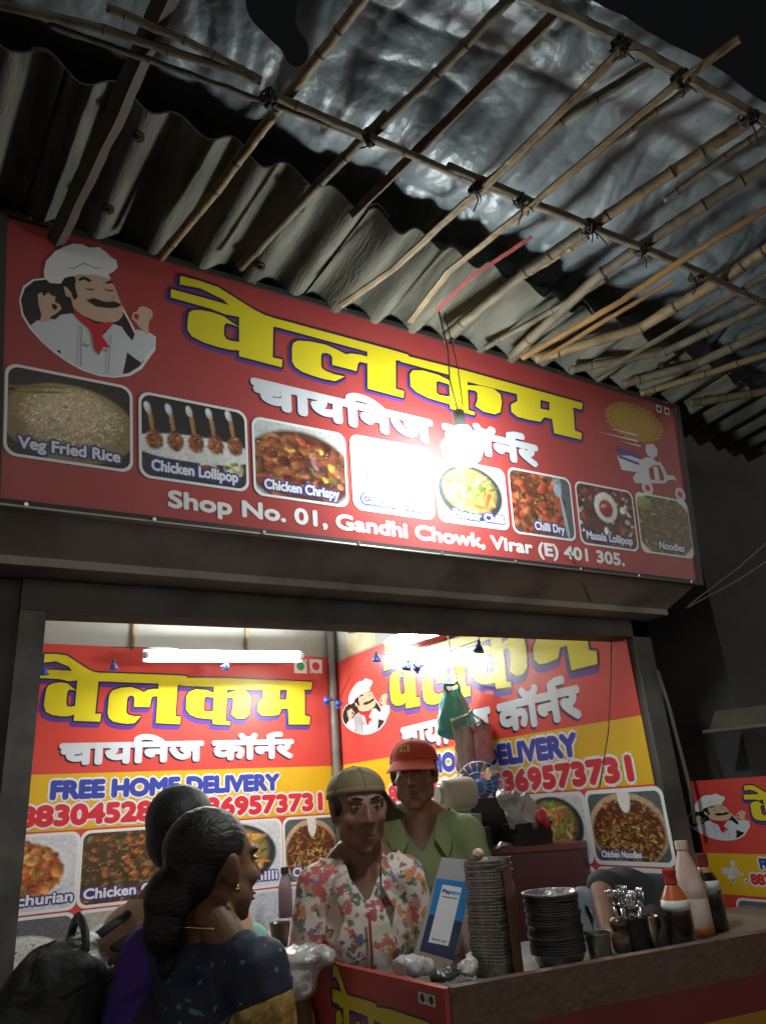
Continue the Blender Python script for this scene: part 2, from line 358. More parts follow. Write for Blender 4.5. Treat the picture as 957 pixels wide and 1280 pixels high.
def food(kind, seed=1):
    W1, H1 = 92, 84
    if kind == 'rice':
        p = Pic(112, 84, bg=(.03, .025, .022), seed=seed); p.ell(.5, .45, .56, .46, (.24, .19, .08), soft=.05).ell(.52, .5, .42, .38, (.30, .25, .17), shade=.3, soft=.2)
        p.chunks(900, [CR, (.50,.41,.29), (.42,.33,.23), (.56,.48,.36), (.34,.26,.17)], (.010, .020), (.52, .5, .42, .37), .7, (.3, .5), .5)
        p.chunks(34, [(.50,.18,.06), (.42,.11,.05), (.10,.20,.05), (.08,.16,.05)], (.016, .030), (.5, .52, .36, .3), .3, (.4, .8), .8)
        d_ = ((p.X - .5) / .46) ** 2 + ((p.Y - .58) / .46) ** 2; m_ = np.clip((1.15 - d_) / .2, 0, 1)[..., None]; p.a *= 1 + m_ * (np.clip(1.9 - .8 * d_, .8, 1.9)[..., None] * np.array([1.04, 1., .92]) - 1)
        for k in range(2): p.ell(.2, .80 - .06 * k, .36, .018, (.26, .14, .06), .24, soft=.4)
    elif kind == 'lollipop':
        p = Pic(112, 84, bg=(.018, .018, .02), seed=seed); p.ell(.5, .42, .62, .17, WH, .04, .1, .06).band(0, .26, (.03, .035, .045))
        for k in range(5):
            cx = .13 + .19 * k; cy = .46 + .02 * k
            p.ell(cx - .03, cy + .24, .022, .2, (.42, .22, .09), .12, .3).ell(cx - .06, cy + .38, .032, .075, (.66, .70, .76), .2, .3)
            p.ell(cx, cy, .088, .135, (.26, .08, .03), 0, .6, .3); p.chunks(26, [BR, (.40, .16, .06), DR, (.34, .12, .045)], (.014, .03), (cx, cy, .07, .11), .8); p.glaze(6, (cx - .01, cy + .03, .05, .07), (.006, .012))
        p.ell(.62, .2, .11, .09, WH).ell(.62, .2, .08, .06, (.30, .05, .03), 0, .3).ell(.87, .25, .11, .12, (.6, .68, .55), 0, .3, .4); p.chunks(12, [GR, WH, YE], (.02, .04), (.87, .25, .08, .08))
    elif kind == 'crispy':
        p = Pic(W1, H1, bg=(.50, .53, .52), seed=seed); p.ell(.5, .42, .62, .54, (.10, .035, .02), soft=.1); p.chunks(7, [GR, (.05,.17,.045)], (.07, .11), (.5, .45, .46, .36), .6, (.5, .8))
        p.chunks(80, BG1, (.06, .115), (.5, .42, .54, .45), .9, (.7, 1.), .3); p.chunks(5, [YE, (.55,.30,.05)], (.05, .08), (.5, .55, .4, .3), .5, (.5, .8)); p.chunks(3, [(.36,.16,.24)], (.07, .1), (.5, .45, .3, .3), .3, (.2, .3)); p.chunks(22, BG1, (.05, .09), (.5, .42, .5, .4), .9); p.glaze(60, (.5, .45, .5, .42), (.006, .014)); p.speck(60, [CR, DR])
    elif kind == 'soup':
        p = Pic(W1, H1, bg=(.28, .46, .58), seed=seed); p.ell(.52, .46, .46, .42, (.68, .68, .66), soft=.05).ell(.52, .48, .39, .35, (.15, .12, .09), soft=.06).ell(.52, .44, .35, .30, (.24, .13, .05), 0, .4, .2)
        p.chunks(70, [BR, (.40,.28,.10), (.3,.2,.12), GR, (.4,.3,.2)], (.02, .05), (.52, .46, .3, .26), .7); p.ell(.8, .3, .12, .2, (.66, .68, .72), .5, .2); p.glaze(30, (.5, .45, .3, .25), (.006, .014))
    elif kind == 'paneer':
        p = Pic(W1, H1, bg=(.64, .66, .70), seed=seed); p.ell(.48, .52, .48, .47, (.035, .04, .045), soft=.05).ell(.48, .55, .41, .39, (.30, .20, .07), soft=.15); p.chunks(30, [GR, (.16,.28,.07), DG, (.30,.36,.12)], (.07, .13), (.48, .54, .36, .34), .5, (.2, .35))
        p.chunks(30, [OR, (.58,.26,.07), (.62,.34,.10), (.50,.13,.04), (.60,.42,.16)], (.09, .17), (.5, .54, .32, .3), .8, (.2, .34)); p.chunks(12, [GR, (.2,.33,.08)], (.06, .12), (.48, .54, .36, .32), .5, (.16, .3)); p.chunks(6, [WH, CR], (.03, .06), (.35, .65, .2, .2), .4); p.glaze(40, (.48, .54, .36, .33), (.006, .014))
    elif kind == 'dry':
        p = Pic(W1, H1, bg=(.10, .11, .13), seed=seed); p.ell(.38, .5, .50, .60, (.16, .04, .025), soft=.15); p.chunks(120, [RD, (.40,.10,.04), (.46,.15,.06), DR, (.34,.08,.04), BR], (.05, .10), (.38, .5, .48, .56), .9, (.65, 1.), .3); p.chunks(18, [GR, DG, (.28,.30,.15)], (.02, .04), (.42, .5, .4, .45), .5); p.glaze(70, (.4, .5, .44, .5), (.006, .014))
        p.ell(.86, .35, .028, .42, (.36, .42, .50), .12).ell(.78, .78, .07, .12, (.36, .42, .50), .12); [p.ell(.73 + .035 * k, .9, .009, .13, (.45, .5, .56), .1) for k in range(4)]
    elif kind == 'masala':
        p = Pic(W1, H1, bg=(.10, .05, .045), seed=seed); p.chunks(26, [WH, (.5,.45,.45)], (.04, .08), (.5, .5, .58, .58), .4); p.chunks(56, [DR, (.22,.04,.03), (.11,.03,.03), (.28,.07,.05), (.16,.035,.03)], (.06, .10), (.5, .5, .58, .58), .9, (.7, 1.), .3); p.chunks(20, [GR, DG, (.4,.5,.35)], (.02, .04), (.5, .5, .5, .5), .4); p.glaze(70, (.5, .5, .55, .55), (.005, .013))
        p.ell(.5, .66, .21, .26, WH, 0, .15, .08).ell(.5, .64, .13, .16, (.34, .03, .03), 0, .3, .15).ell(.46, .68, .06, .03, (.6, .35, .3), .3)
    elif kind == 'noodle':
        p = Pic(W1, H1, bg=WH, seed=seed); p.ell(.5, .5, .60, .58, (.13, .10, .05), soft=.05); p.chunks(260, [(.32,.23,.09), (.24,.15,.06), (.14,.13,.05), (.10,.07,.04), (.36,.18,.06), (.40,.32,.16), (.16,.20,.07)], (.03, .07), (.5, .5, .54, .54), .8, (.10, .28)); p.ell(.15, .85, .16, .12, (.26, .31, .09), 0, .3); p.glaze(50, (.5, .5, .5, .5), (.005, .012))
    elif kind == 'manch':
        p = Pic(W1, H1, bg=(.62, .63, .68), seed=seed); p.ell(.42, .52, .5, .46, (.70, .70, .72), soft=.04).ell(.42, .52, .46, .42, (.34, .09, .025), soft=.1); p.chunks(110, [OR, (.50,.14,.04), (.42,.10,.035), (.56,.22,.06), (.5,.28,.08)], (.05, .09), (.42, .52, .42, .39), .9, (.65, 1.), .3); p.chunks(26, [GR, CR, (.3,.4,.15)], (.014, .034), (.42, .55, .36, .33), .4); p.glaze(70, (.42, .52, .4, .37), (.006, .014))
    elif kind == 'chilli':
        p = Pic(W1, H1, bg=(.07, .045, .022), seed=seed); p.chunks(260, [BR, (.14,.08,.03), (.22,.08,.03), (.08,.09,.03), (.16,.11,.05), (.10,.06,.03), (.28,.10,.04)], (.025, .055), (.5, .5, .6, .6), .9, (.4, 1.)); p.chunks(20, [(.36,.13,.04), (.34,.10,.03)], (.03, .055), (.5, .5, .2, .5), .7); p.speck(170, [CR, (.45,.36,.24), (.3,.22,.13)], (.005, .012))
    elif kind == 'bowl':
        p = Pic(W1, H1, bg=(.09, .11, .11), seed=seed); p.ell(.5, .46, .52, .52, (.44, .30, .19), 0, .2, .03).ell(.5, .43, .47, .47, (.10, .035, .015), soft=.05)
        p.chunks(190, [BR, DR, (.34,.16,.05), (.40,.20,.07), (.24,.10,.03)], (.025, .06), (.5, .45, .44, .44), .9, (.25, .5)); p.chunks(130, [(.50,.34,.08), (.48,.28,.08), (.40,.18,.05), (.56,.42,.14)], (.02, .055), (.5, .26, .40, .26), .8, (.16, .3)); p.ell(.52, .92, .085, .24, WH, .04, 0, .1); p.glaze(60, (.5, .45, .42, .4), (.006, .014))
    elif kind == 'white':
        p = Pic(W1, H1, bg=(.13, .14, .15), seed=seed); p.ell(.5, .3, .58, .5, WH, soft=.05).ell(.5, .34, .5, .42, (.56, .54, .54), 0, .3, .2); p.chunks(700, [WH, (.58,.56,.58), (.46,.42,.44), (.66,.66,.68)], (.010, .022), (.5, .36, .48, .4), .7, (.3, .5)); p.chunks(24, [OR, DG, DR], (.008, .018), (.5, .4, .4, .3))
    elif kind == 'plate':
        p = Pic(W1, H1, bg=(.42, .40, .36), seed=seed); p.ell(.5, .4, .54, .5, (.58, .64, .70), soft=.03).ell(.5, .4, .44, .4, (.2, .22, .24), soft=.05); p.chunks(90, [OR, RD, (.46,.28,.08), GR, BR, BR, RD], (.04, .08), (.5, .42, .4, .36), .8)
    else:
        p = Pic(W1, H1, bg=(.52, .56, .64), seed=seed); p.chunks(110, [(.2,.08,.04), (.30,.10,.05), DR, BR], (.03, .08), (.45, .3, .32, .3), .9); p.chunks(50, [(.22,.07,.04), (.32,.09,.05), DR], (.03, .07), (.32, .62, .1, .25), .9); p.chunks(5, [DG], (.03, .06), (.6, .5, .1, .1)); p.glaze(40, (.42, .4, .3, .3), (.006, .014))
    return p.noise(.07)
def quad_uv(q, s, t):                    # q: TL,TR,BR,BL in (u,v); s to the right, t up
    a = [q[3][i] * (1 - s) + q[2][i] * s for i in (0, 1)]; b = [q[0][i] * (1 - s) + q[1][i] * s for i in (0, 1)]
    return (a[0] * (1 - t) + b[0] * t, a[1] * (1 - t) + b[1] * t)
def rrect(q, ins, rad, n=6):
    w = math.dist(q[0], q[1]); h = math.dist(q[0], q[3]); out = []
    for cx, cy, a0 in ((1, 1, 0), (0, 1, 90), (0, 0, 180), (1, 0, 270)):
        for k in range(n + 1):
            a = R(a0 + 90 * k / n); x = (w - ins - rad if cx else ins + rad) + rad * math.cos(a); y = (h - ins - rad if cy else ins + rad) + rad * math.sin(a)
            out.append(quad_uv(q, x / w, y / h))
    return out
def photo(bd, root, q, kind, caption=None, layer=4, seed=1, cap_h=.15, cap_y=.06, cap_x=(.08, .92), frame=.007, clip=None):
    p = food(kind, seed); w = math.dist(q[0], q[1]); h = math.dist(q[0], q[3]); rad = min(w, h) * .13
    mb = MB(); vs = []; cols = []
    for j in range(p.h + 1):
        for i in range(p.w + 1):
            s_, t_ = i / p.w, j / p.h
            u, v = quad_uv(q, s_, t_); vs.append(bd.P(u, v, layer * LAY)); c = p.a[min(j, p.h - 1), min(i, p.w - 1)]; cols.append((*c, 1))
    fs = []
    for j in range(p.h):
        for i in range(p.w):
            x, y = (i + .5) / p.w * w, (j + .5) / p.h * h; ex, ey = min(x, w - x), min(y, h - y)
            if ex < rad and ey < rad and math.hypot(rad - ex, rad - ey) > rad + .002: continue
            a = j * (p.w + 1) + i; fs.append((a, a + 1, a + p.w + 2, a + p.w + 1))
    mb.add(vs, fs, M_ink); mb.cols = cols
    o = mb.build('food_photo', root)
    fr = MB(); outer = rrect(q, -frame * .6, rad); inner = rrect(q, frame * .6, rad - frame * .6)
    n = len(outer); fr.add([bd.P(*a, (layer + 1) * LAY) for a in outer + inner], [(k, (k + 1) % n, n + (k + 1) % n, n + k) for k in range(n)], M_white)
    fr.build('photo_border', o)
    if caption:
        a, b = quad_uv(q, cap_x[0], cap_y + .03), quad_uv(q, cap_x[1], cap_y + .03)
        ou = MB(); text(ou, bd, caption, a, b, h * cap_h, M_capblue, layer + 2, bold=h * .030); ou.build('caption_outline', o)
        ca = MB(); text(ca, bd, caption, a, b, h * cap_h, M_white, layer + 3, bold=h * .007); ca.build('caption', o)
    return o
SIGN = Board((.06, 1.64, 2.151), (2.33, 1.64, 2.146), (0, 1.524, 2.794))
T_UV = [[SIGN.px(*z(p)) for p in lp] for z, lp in T_RAW]
_bl, _fr = SIGN.px(*zA((203, 460)))[0], SIGN.px(*zC((903, 437)))[0]
_base, _shiro = SIGN.px(*zB((652, 692)))[1], SIGN.px(*zB((840, 405)))[1]
T_N = [[((u - _bl) / (_fr - _bl), (v - _base) / (_shiro - _base)) for u, v in lp] for lp in T_UV]
CH_UV = {k: [SIGN.px(*zH(p)) for p in lp] for k, lp in CHEF.items()}
_c0 = SIGN.px(*zH((103, 923)));  _c1 = SIGN.px(*zH((846, 193)))
CH_N = {k: [((u - _c0[0]) / (_c1[0] - _c0[0]), (v - _c0[1]) / (_c1[1] - _c0[1])) for u, v in lp] for k, lp in CH_UV.items()}
SC_UV = [[SIGN.px(*zS(p)) for p in lp] for lp in SCOOT]
_s0 = SIGN.px(*zS((250, 648))); _s1 = SIGN.px(*zS((622, 368)))
SC_N = [[((u - _s0[0]) / (_s1[0] - _s0[0]), (v - _s0[1]) / (_s1[1] - _s0[1])) for u, v in lp] for lp in SC_UV]
def title(bd, root, f, rim, layer=2, drop=(-.006, -.008), mt=None):
    """f maps normalised letter coordinates to (u,v)"""
    loops = [[f(*p) for p in lp] for lp in T_N]
    sh = MB(); k = 0
    for a in range(8):
        for lp in loops:
            poly(sh, bd, [[(u + rim * math.cos(a * .785) + drop[0], v + rim * math.sin(a * .785) + drop[1]) for u, v in lp]], layer, M_violet, k); k += 1
    k = 0
    for a in range(8):
        for lp in loops:
            poly(sh, bd, [[(u + rim * .75 * math.cos(a * .785), v + rim * .75 * math.sin(a * .785)) for u, v in lp]], layer + 1.4, M_dark, k); k += 1
    mb = MB()
    for k, lp in enumerate(loops): poly(mb, bd, [lp], layer + 3, mt or M_letyel, k)
    o = mb.build('title_lettering', root); sh.build('lettering_outline', o); return o
def chef(bd, root, f, layer=2):
    C = dict(w=M_white, k=M_black, j=M_silver, s=M_skinp, r=M_scarf, g=M_greyline); mb = MB()
    for i, (k, c) in enumerate(CHEF_ORDER): poly(mb, bd, [[f(*p) for p in CH_N[k]]], layer + i * .25, C[c])
    return mb.build('cook_emblem', root)
def scooter(bd, root, f, layer=2, lines=True):
    mb = MB()
    for i, lp in enumerate(SC_N): poly(mb, bd, [[f(*p) for p in lp]], layer + i * .2, M_silver)
    for cx in (.44, .93):
        ring = [f(cx + .085 * math.cos(t * .5236), .12 + .115 * math.sin(t * .5236)) for t in range(12)]; poly(mb, bd, [ring], layer + 1.2, M_silver)
        ring = [f(cx + .04 * math.cos(t * .5236), .12 + .055 * math.sin(t * .5236)) for t in range(12)]; poly(mb, bd, [ring], layer + 1.4, M_redprint)
    if lines:
        for x0, x1, y in ((-.05, .38, .97), (-.22, .38, .87), (.1, .42, .80)): poly(mb, bd, [[f(x0, y), f(x1, y - .015), f(x1, y + .015)]], layer + 1.6, M_silver)
        poly(mb, bd, [[f(.06, .62), f(.36, .58), f(.36, .64), f(.06, .69)]], layer + 1.7, M_blue); poly(mb, bd, [[f(.08, .52), f(.36, .47), f(.36, .51), f(.08, .56)]], layer + 1.7, M_blue)
    return mb.build('scooter_emblem', root)
def veg_marks(bd, root, quads, layer=3):
    mb = MB()
    for q, c in quads:
        poly(mb, bd, [q], layer, M_white); c0 = [sum(p[i] for p in q) / 4 for i in (0, 1)]; r = math.dist(q[0], q[1]) * .3
        poly(mb, bd, [circle(c0, r, 18)], layer + .5, c)
    return mb.build('veg_mark', root)
#@@SPLIT@@
# ================================================================== street and shop shell
g = MB(); g.add([(-60, -60, 0), (60, -60, 0), (60, 60, 0), (-60, 60, 0)], [(0, 1, 2, 3)], M_ground); g.build('ground', kind='structure', origin=(0, 0, 0))
shop = empty('shop_building', (1.2, 1.95, 0), 'small street-food shop with open front, dark pillars and a grey shutter housing under the sign', 'shop')
def bx(name, a, b, m, parent=shop): return MB().box(a, b, m).build(name, parent)
bx('pillar', (-.75, 1.925, 0), (.138, 2.12, 2.06), M_plaster)
bx('pillar', (2.240, 1.90, 0), (2.332, 2.10, 2.06), M_plaster)
bx('shutter_guide', (.140, 1.895, 0), (.1975, 1.955, 1.975), mat('guide_steel', (.10, .097, .09), rough=.5, metal=.3, col2=(.17, .16, .145), ns=12, bump=.1))
h = MB(); h.hexa([(.140, 1.90, 1.977), (2.3325, 1.90, 1.993), (2.3325, 2.0, 1.993), (.140, 2.0, 1.977), (.140, 1.90, 2.055), (2.3325, 1.90, 2.055), (2.3325, 2.0, 2.055), (.140, 2.0, 2.055)], M_plaster); h.build('header_beam', shop)
hs = MB(); pr = [(1.655, 2.135), (1.80, 2.078), (1.80, 2.0575), (1.91, 2.0575), (1.91, 2.60), (1.655, 2.60)]
x0, x1 = -.75, 2.335; n = len(pr)
hs.add([(x0, y, z) for y, z in pr] + [(x1, y, z) for y, z in pr], [tuple(range(n))[::-1], tuple(range(n, 2 * n))] + [(k, (k + 1) % n, n + (k + 1) % n, n + k) for k in range(n)], M_housing)
hs.build('shutter_housing', shop)
for xs in (.42, 1.18, 1.92):
    MB().hexa([(xs, 1.654, 2.1345), (xs + .012, 1.654, 2.1345), (xs + .012, 1.80, 2.0765), (xs, 1.80, 2.0765), (xs, 1.6555, 2.139), (xs + .012, 1.6555, 2.139), (xs + .012, 1.8015, 2.081), (xs, 1.8015, 2.081)], M_housing).build('panel_seam', shop)
rm = MB(); rm.box((-.75, 1.634, 2.134), (2.31, 1.654, 2.146), mat('trim_alu', (.42, .40, .36), rough=.4, metal=.6)); rm.build('drip_rail', shop)
bx('facade_wall', (-.75, 1.912, 2.0577), (2.335, 2.1, 2.78), M_plaster)
bx('back_wall', (-.2, 4.39, 0), (2.34, 4.5, 2.95), M_cream)
bx('side_wall', (2.238, 2.1002, 0), (2.34, 4.3898, 2.95), M_cream)
bx('side_wall', (-.2, 2.1205, 0), (.02, 4.3898, 2.95), M_cream)
bx('ceiling', (-.2, 2.1003, 2.951), (2.34, 4.5, 3.0), M_cream)
bx('shop_floor', (-.2, 1.9, .002), (2.236, 4.3895, .03), M_floor)
def rod(name, a, b, r, m, parent, n=8, mid=()): return MB().tube([a, *mid, b], r, m, n=n).build(name, parent, smooth=True)
M_pipe = mat('dark_conduit', (.09, .08, .07), rough=.5, col2=(.16, .14, .12), ns=10)
rod('corner_pipe', (2.196, 4.345, .03), (2.196, 4.345, 2.95), .026, M_pipe, shop, 12)
rod('conduit', (.93, 4.378, 2.40), (.93, 4.378, 2.95), .012, mat('brown_conduit', (.30, .19, .10), rough=.6), shop)
rod('conduit', (1.62, 4.378, 2.40), (1.62, 4.378, 2.95), .010, mat('brown_conduit', (.3, .19, .1)), shop)
ledge = MB().box((-.2, 4.36, 2.62), (2.235, 4.3895, 2.66), mat('grey_ledge', (.42, .40, .36), rough=.7)); ledge.build('wall_ledge', shop)
st = MB(); stq = Board((2.237, 4.2, 2.36), (2.237, 3.8, 2.36), (2.237, 4.2, 2.75)); poly(st, stq, [[(0, 0), (.38, 0), (.38, .34), (.0, .34)]], 2, mat('old_paper', (.60, .52, .34), rough=.8, col2=(.48, .40, .24), ns=9)); poly(st, stq, [[(.02, .14), (.14, .12), (.15, .32), (.04, .33)]], 4, mat('paper_dark', (.07, .08, .09), rough=.7)); st.build('wall_paper', shop)
cab = MB().tube([onY(821, 838, 1.885), onY(835, 880, 1.88), onY(848, 930, 1.885), onY(862, 985, 1.88), onY(868, 1030, 1.885)], .007, mat('dusty_cable', (.11, .105, .095), rough=.7)); cab.build('cable_pipe', shop, smooth=True)
nb = MB().box((2.75, 1.9, 0), (6.5, 6, 3.6), mat('neighbour_wall', (.07, .07, .072), rough=.9, col2=(.10, .10, .10), ns=2, bump=.2, bs=20)); nb.build('dark_wall', None, label='unlit wall of the next building to the right of the shop', cat='wall')
aw = MB(); A = [onX(848, 922, 2.60), onX(957, 950, 2.60)]
a0 = Vector((2.50, 1.88, A[0].z)); a1 = Vector((2.50, .9, A[0].z - .012))
aw.hexa([a0, a1, a1 + Vector((.25, 0, .03)), a0 + Vector((.25, 0, .03)), a0 + Vector((0, 0, .006)), a1 + Vector((0, 0, .006)), a1 + Vector((.25, 0, .036)), a0 + Vector((.25, 0, .036))], mat('old_tin', (.17, .15, .11), rough=.6, col2=(.10, .09, .07), ns=8))
aw.tube([a0 + Vector((-.004, 0, .002)), a1 + Vector((-.004, 0, .002))], .007, mat('tin_rim', (.16, .15, .115), rough=.6)); aw.hexa([p_ + Vector((.03, 0, .010)) for p_ in (a0, a1, a1 + Vector((.2, 0, 0)), a0 + Vector((.2, 0, 0)))] + [p_ + Vector((.05, 0, .075)) for p_ in (a0 - Vector((0, .03, 0)), a1 + Vector((0, .06, -.02)), a1 + Vector((.15, 0, 0)), a0 + Vector((.15, -.05, .01)))], mat('ledge_boards', (.12, .105, .075), rough=.9, col2=(.07, .06, .045), ns=12)); aw.build('tin_ledge', None, label='narrow tin ledge jutting from the dark wall above the side banner', cat='ledge')

# ================================================================== main sign
sign = empty('sign_board', (1.2, 1.66, 2.15), 'long maroon shop sign with yellow Devanagari title, cook emblem and eight food photos', 'sign')
sb = MB(); B = SIGN
sb.hexa([B.P(0, 0, -.05), B.P(B.w, 0, -.05), B.P(B.w, 0, 0), B.P(0, 0, 0), B.P(0, B.h, -.05), B.P(B.w, B.h, -.05), B.P(B.w, B.h, 0), B.P(0, B.h, 0)], M_signred); sb.build('sign_panel', sign)
fm = MB(); e = .008
M_frame = mat('sign_frame', (.03, .028, .028), rough=.5)
for (u0, v0, u1, v1) in ((-.02, -.016, B.w + .02, 0), (-.02, B.h, B.w + .02, B.h + .014), (-.02, 0, 0, B.h), (B.w, 0, B.w + .02, B.h)):
    fm.hexa([B.P(u0, v0, -.06), B.P(u1, v0, -.06), B.P(u1, v0, e), B.P(u0, v0, e), B.P(u0, v1, -.06), B.P(u1, v1, -.06), B.P(u1, v1, e), B.P(u0, v1, e)], M_frame)
fm.build('sign_frame', sign)
for k in range(9):
    for vv in (-.008, B.h + .007):
        q0 = B.P(.05 + k * (B.w - .1) / 8, vv, .008); MB().tube([q0 - B.N * .002, q0 + B.N * .0025], .0045, M_steel, n=8).build('screw', sign, smooth=True, sharp=40)
title(B, sign, lambda a, b: (_bl + a * (_fr - _bl), _base + b * (_shiro - _base)), .0085, layer=2, drop=(-.004, -.006))
chef(B, sign, lambda a, b: (_c0[0] + a * (_c1[0] - _c0[0]), _c0[1] + b * (_c1[1] - _c0[1])), 2)
def deva(bd, root, a, b, top, layer=2, bold=.006, rim=.004):
    p0, p1, pt = bd.px(*a), bd.px(*b), bd.px(*top); hgt = pt[1] - p0[1]
    sh = MB(); text(sh, bd, '', p0, p1, hgt, M_greyline if 0 else M_dark, layer, bold=bold, cap=.64, off=(-rim, -rim), geo=deva_geo())
    mb = MB(); text(mb, bd, '', p0, p1, hgt, M_silver, layer + 1, bold=bold, cap=.64, geo=deva_geo()); o = mb.build('subtitle_lettering', root); sh.build('lettering_shadow', o); return o
deva(B, sign, (317, 503), (672, 582), (315, 474), bold=.0075)
ad = MB(); text_px(ad, B, 'Shop No. 01, Gandhi Chowk, Virar (E) 401 305.', (211, 633), (780, 707), (211, 613), M_white, 3, bold=.0026); ad.build('address_lettering', sign)
PQ = [((12,456),(165,485),(163,588),(2,568),'rice','Veg Fried Rice'), ((178,492),(308,515),(308,612),(172,596),'lollipop','Chicken Lollipop'), ((318,523),(432,543),(432,632),(316,618),'crispy','Chicken Chrispy'),
      ((440,545),(538,562),(540,648),(440,636),'soup','Chicken Soup'), ((546,574),(630,587),(634,662),(546,650),'paneer','Paneer Chilli'), ((635,584),(711,600),(719,675),(641,666),'dry','Chilli Dry'),
      ((717,600),(789,617),(797,688),(727,680),'masala','Masala Lollipop'), ((792,615),(858,628),(866,697),(803,690),'noodle','Noodles')]
for i, (a, b, c, d, kind, cap) in enumerate(PQ):
    q = [B.px(*p) for p in (a, b, c, d)]
    u0, u1 = (q[0][0] + q[3][0]) / 2, (q[1][0] + q[2][0]) / 2; v1, v0 = (q[0][1] + q[1][1]) / 2, (q[2][1] + q[3][1]) / 2
    photo(B, sign, [(u0, v1), (u1, v1), (u1, v0), (u0, v0)], kind, cap, 4, 20 + i, frame=.0055, cap_h=.125, cap_x=(.1, .9) if i not in (4, 5, 7) else ((.2, .93) if i == 4 else (.34, .82)))
scooter(B, sign, lambda a, b: (_s0[0] + a * (_s1[0] - _s0[0]), _s0[1] + b * (_s1[1] - _s0[1])), 3)
bdg = MB(); c0 = B.px(793, 528); ru = B.px(829, 528)[0] - c0[0]; rv = ru * .48
poly(bdg, B, [[(c0[0] + ru * (1 if k % 2 else .88) * math.cos(k * math.pi / 30), c0[1] + rv * (1 if k % 2 else .86) * math.sin(k * math.pi / 30)) for k in range(60)]], 3, M_gold)
poly(bdg, B, [circle(c0, ru * .80, 40, rv * .78), circle(c0, ru * .77, 40, rv * .74)[::-1]], 4, M_goldred); bdg.build('starburst_badge', sign)
def sq(c, r): return [(c[0] - r, c[1] - r), (c[0] + r, c[1] - r), (c[0] + r, c[1] + r), (c[0] - r, c[1] + r)]
veg_marks(B, sign, [(sq(B.px(823, 511), .014), M_black), (sq(B.px(833, 514), .014), M_black)], 3)

# ================================================================== banners
def banner_panel(bd, root, bands, name='banner_sheet'):
    mb = MB()
    for v0, v1, m in bands: mb.hexa([bd.P(0, v0, -.004), bd.P(bd.w, v0, -.004), bd.P(bd.w, v0, 0), bd.P(0, v0, 0), bd.P(0, v1, -.004), bd.P(bd.w, v1, -.004), bd.P(bd.w, v1, 0), bd.P(0, v1, 0)], m)
    return mb.build(name, root)
def lettering(bd, root, body, a, b, top, m, name, bold, rim, layer=3):
    o_ = MB(); text_px(o_, bd, body, a, b, top, M_white, layer, bold=rim); i_ = MB(); text_px(i_, bd, body, a, b, top, m, layer + 1, bold=bold)
    o = i_.build(name, root); o_.build('lettering_outline', o); return o
# --- back wall banner
bb = empty('back_wall_banner', (1.25, 4.38, .7), 'red and yellow menu banner on the back wall behind the waiting customers', 'banner')
K = Board((.22, 4.380, .72), (2.19, 4.380, .68), (.22, 4.380, 2.424))
V = lambda x, y: K.px(x, y)[1]
vt, vyt, vyb = K.h, (V(38.6, 969.8) + V(425, 956.5)) / 2, V(110, 1036)
banner_panel(K, bb, [(0, vyb, M_red), (vyb, vyt, M_yel), (vyt, vt, M_red)])
ub0, ub1 = K.px(55, 880)[0], K.px(387, 900)[0]; vb0, vb1 = V(129, 904), V(180, 843)
TR = (ub1 - ub0) / (vb1 - vb0)
title(K, bb, lambda a, b: (ub0 + a * (ub1 - ub0), vb0 + b * (vb1 - vb0)), .012, 2, (-.012, -.020))
deva(K, bb, (75, 955), (366, 946), (75, 931), bold=.010, rim=.008)
lettering(K, bb, 'FREE HOME DELIVERY', (64, 998.5), (348, 986.5), (64, 977.5), M_blue, 'delivery_lettering', .009, .019)
lettering(K, bb, '8830452817 8369573731', (22, 1034), (402, 1011.5), (22, 1010), M_redprint, 'phone_lettering', .009, .019)
veg_marks(K, bb, [(sq(K.px(375.5, 833), .045), M_green), (sq(K.px(394.5, 833), .045), M_redprint)])
vr0, vr1 = V(98, 1041), V(97, 1135); hrow = vr0 - vr1; us = [K.px(x, 1085)[0] for x in (-32, 96.5, 100, 227, 230, 352, 355.5, 424)]
for r, kinds in enumerate((('manch', 'chilli', 'paneer', 'bowl'), ('white', 'plate', 'white', 'tower'))):
    for k, kd in enumerate(kinds):
        u0, u1 = us[2 * k], us[2 * k + 1]; t = vr0 - r * (hrow + .022)
        if k == 0: u0 = max(u0, .01)
        cap = (('Manchurian', 'Chicken Chilli', 'Paneer Chilli', 'Chicken'), (None,) * 4)[r][k]
        photo(K, bb, [(u0, t), (u1, t), (u1, t - hrow), (u0, t - hrow)], kd if not (r == 1 and k == 2) else 'tower', cap, 4, 40 + 10 * r + k, frame=.012, cap_h=.13, cap_y=.07, cap_x=((.12, .97), (.05, .9), (.05, .95), (.15, .7))[k])
# --- right wall banner
rb = empty('side_wall_banner', (2.235, 3.1, .7), 'large red and yellow menu banner along the right inner wall, behind the hanging teal bag', 'banner')
Q = Board((2.230, 4.36, .72), (2.230, 1.93, .725), (2.230, 4.36, 2.345))
V = lambda x, y: Q.px(x, y)[1]
vyt, vyb = V(810, 893), V(790, 982)
banner_panel(Q, rb, [(0, vyb, M_red), (vyb, vyt, M_yel), (vyt, Q.h, M_red)])
u0, u1 = Q.px(487, 860)[0], Q.px(748, 833)[0]; hb = (u1 - u0) / TR
vb = V(526, 884); title(Q, rb, lambda a, b: (u0 + a * (u1 - u0), vb + b * hb * 1.05), .014, 2, (-.012, -.020))
deva(Q, rb, (504, 938), (727, 894), (504, 911), bold=.011, rim=.009)
lettering(Q, rb, 'FREE HOME DELIVERY', (498, 970.5), (722, 943), (498, 951.5), M_blue, 'delivery_lettering', .009, .020)
lettering(Q, rb, '8830452817 8369573731', (487, 1003), (791, 974), (487, 984), M_redprint, 'phone_lettering', .009, .020)
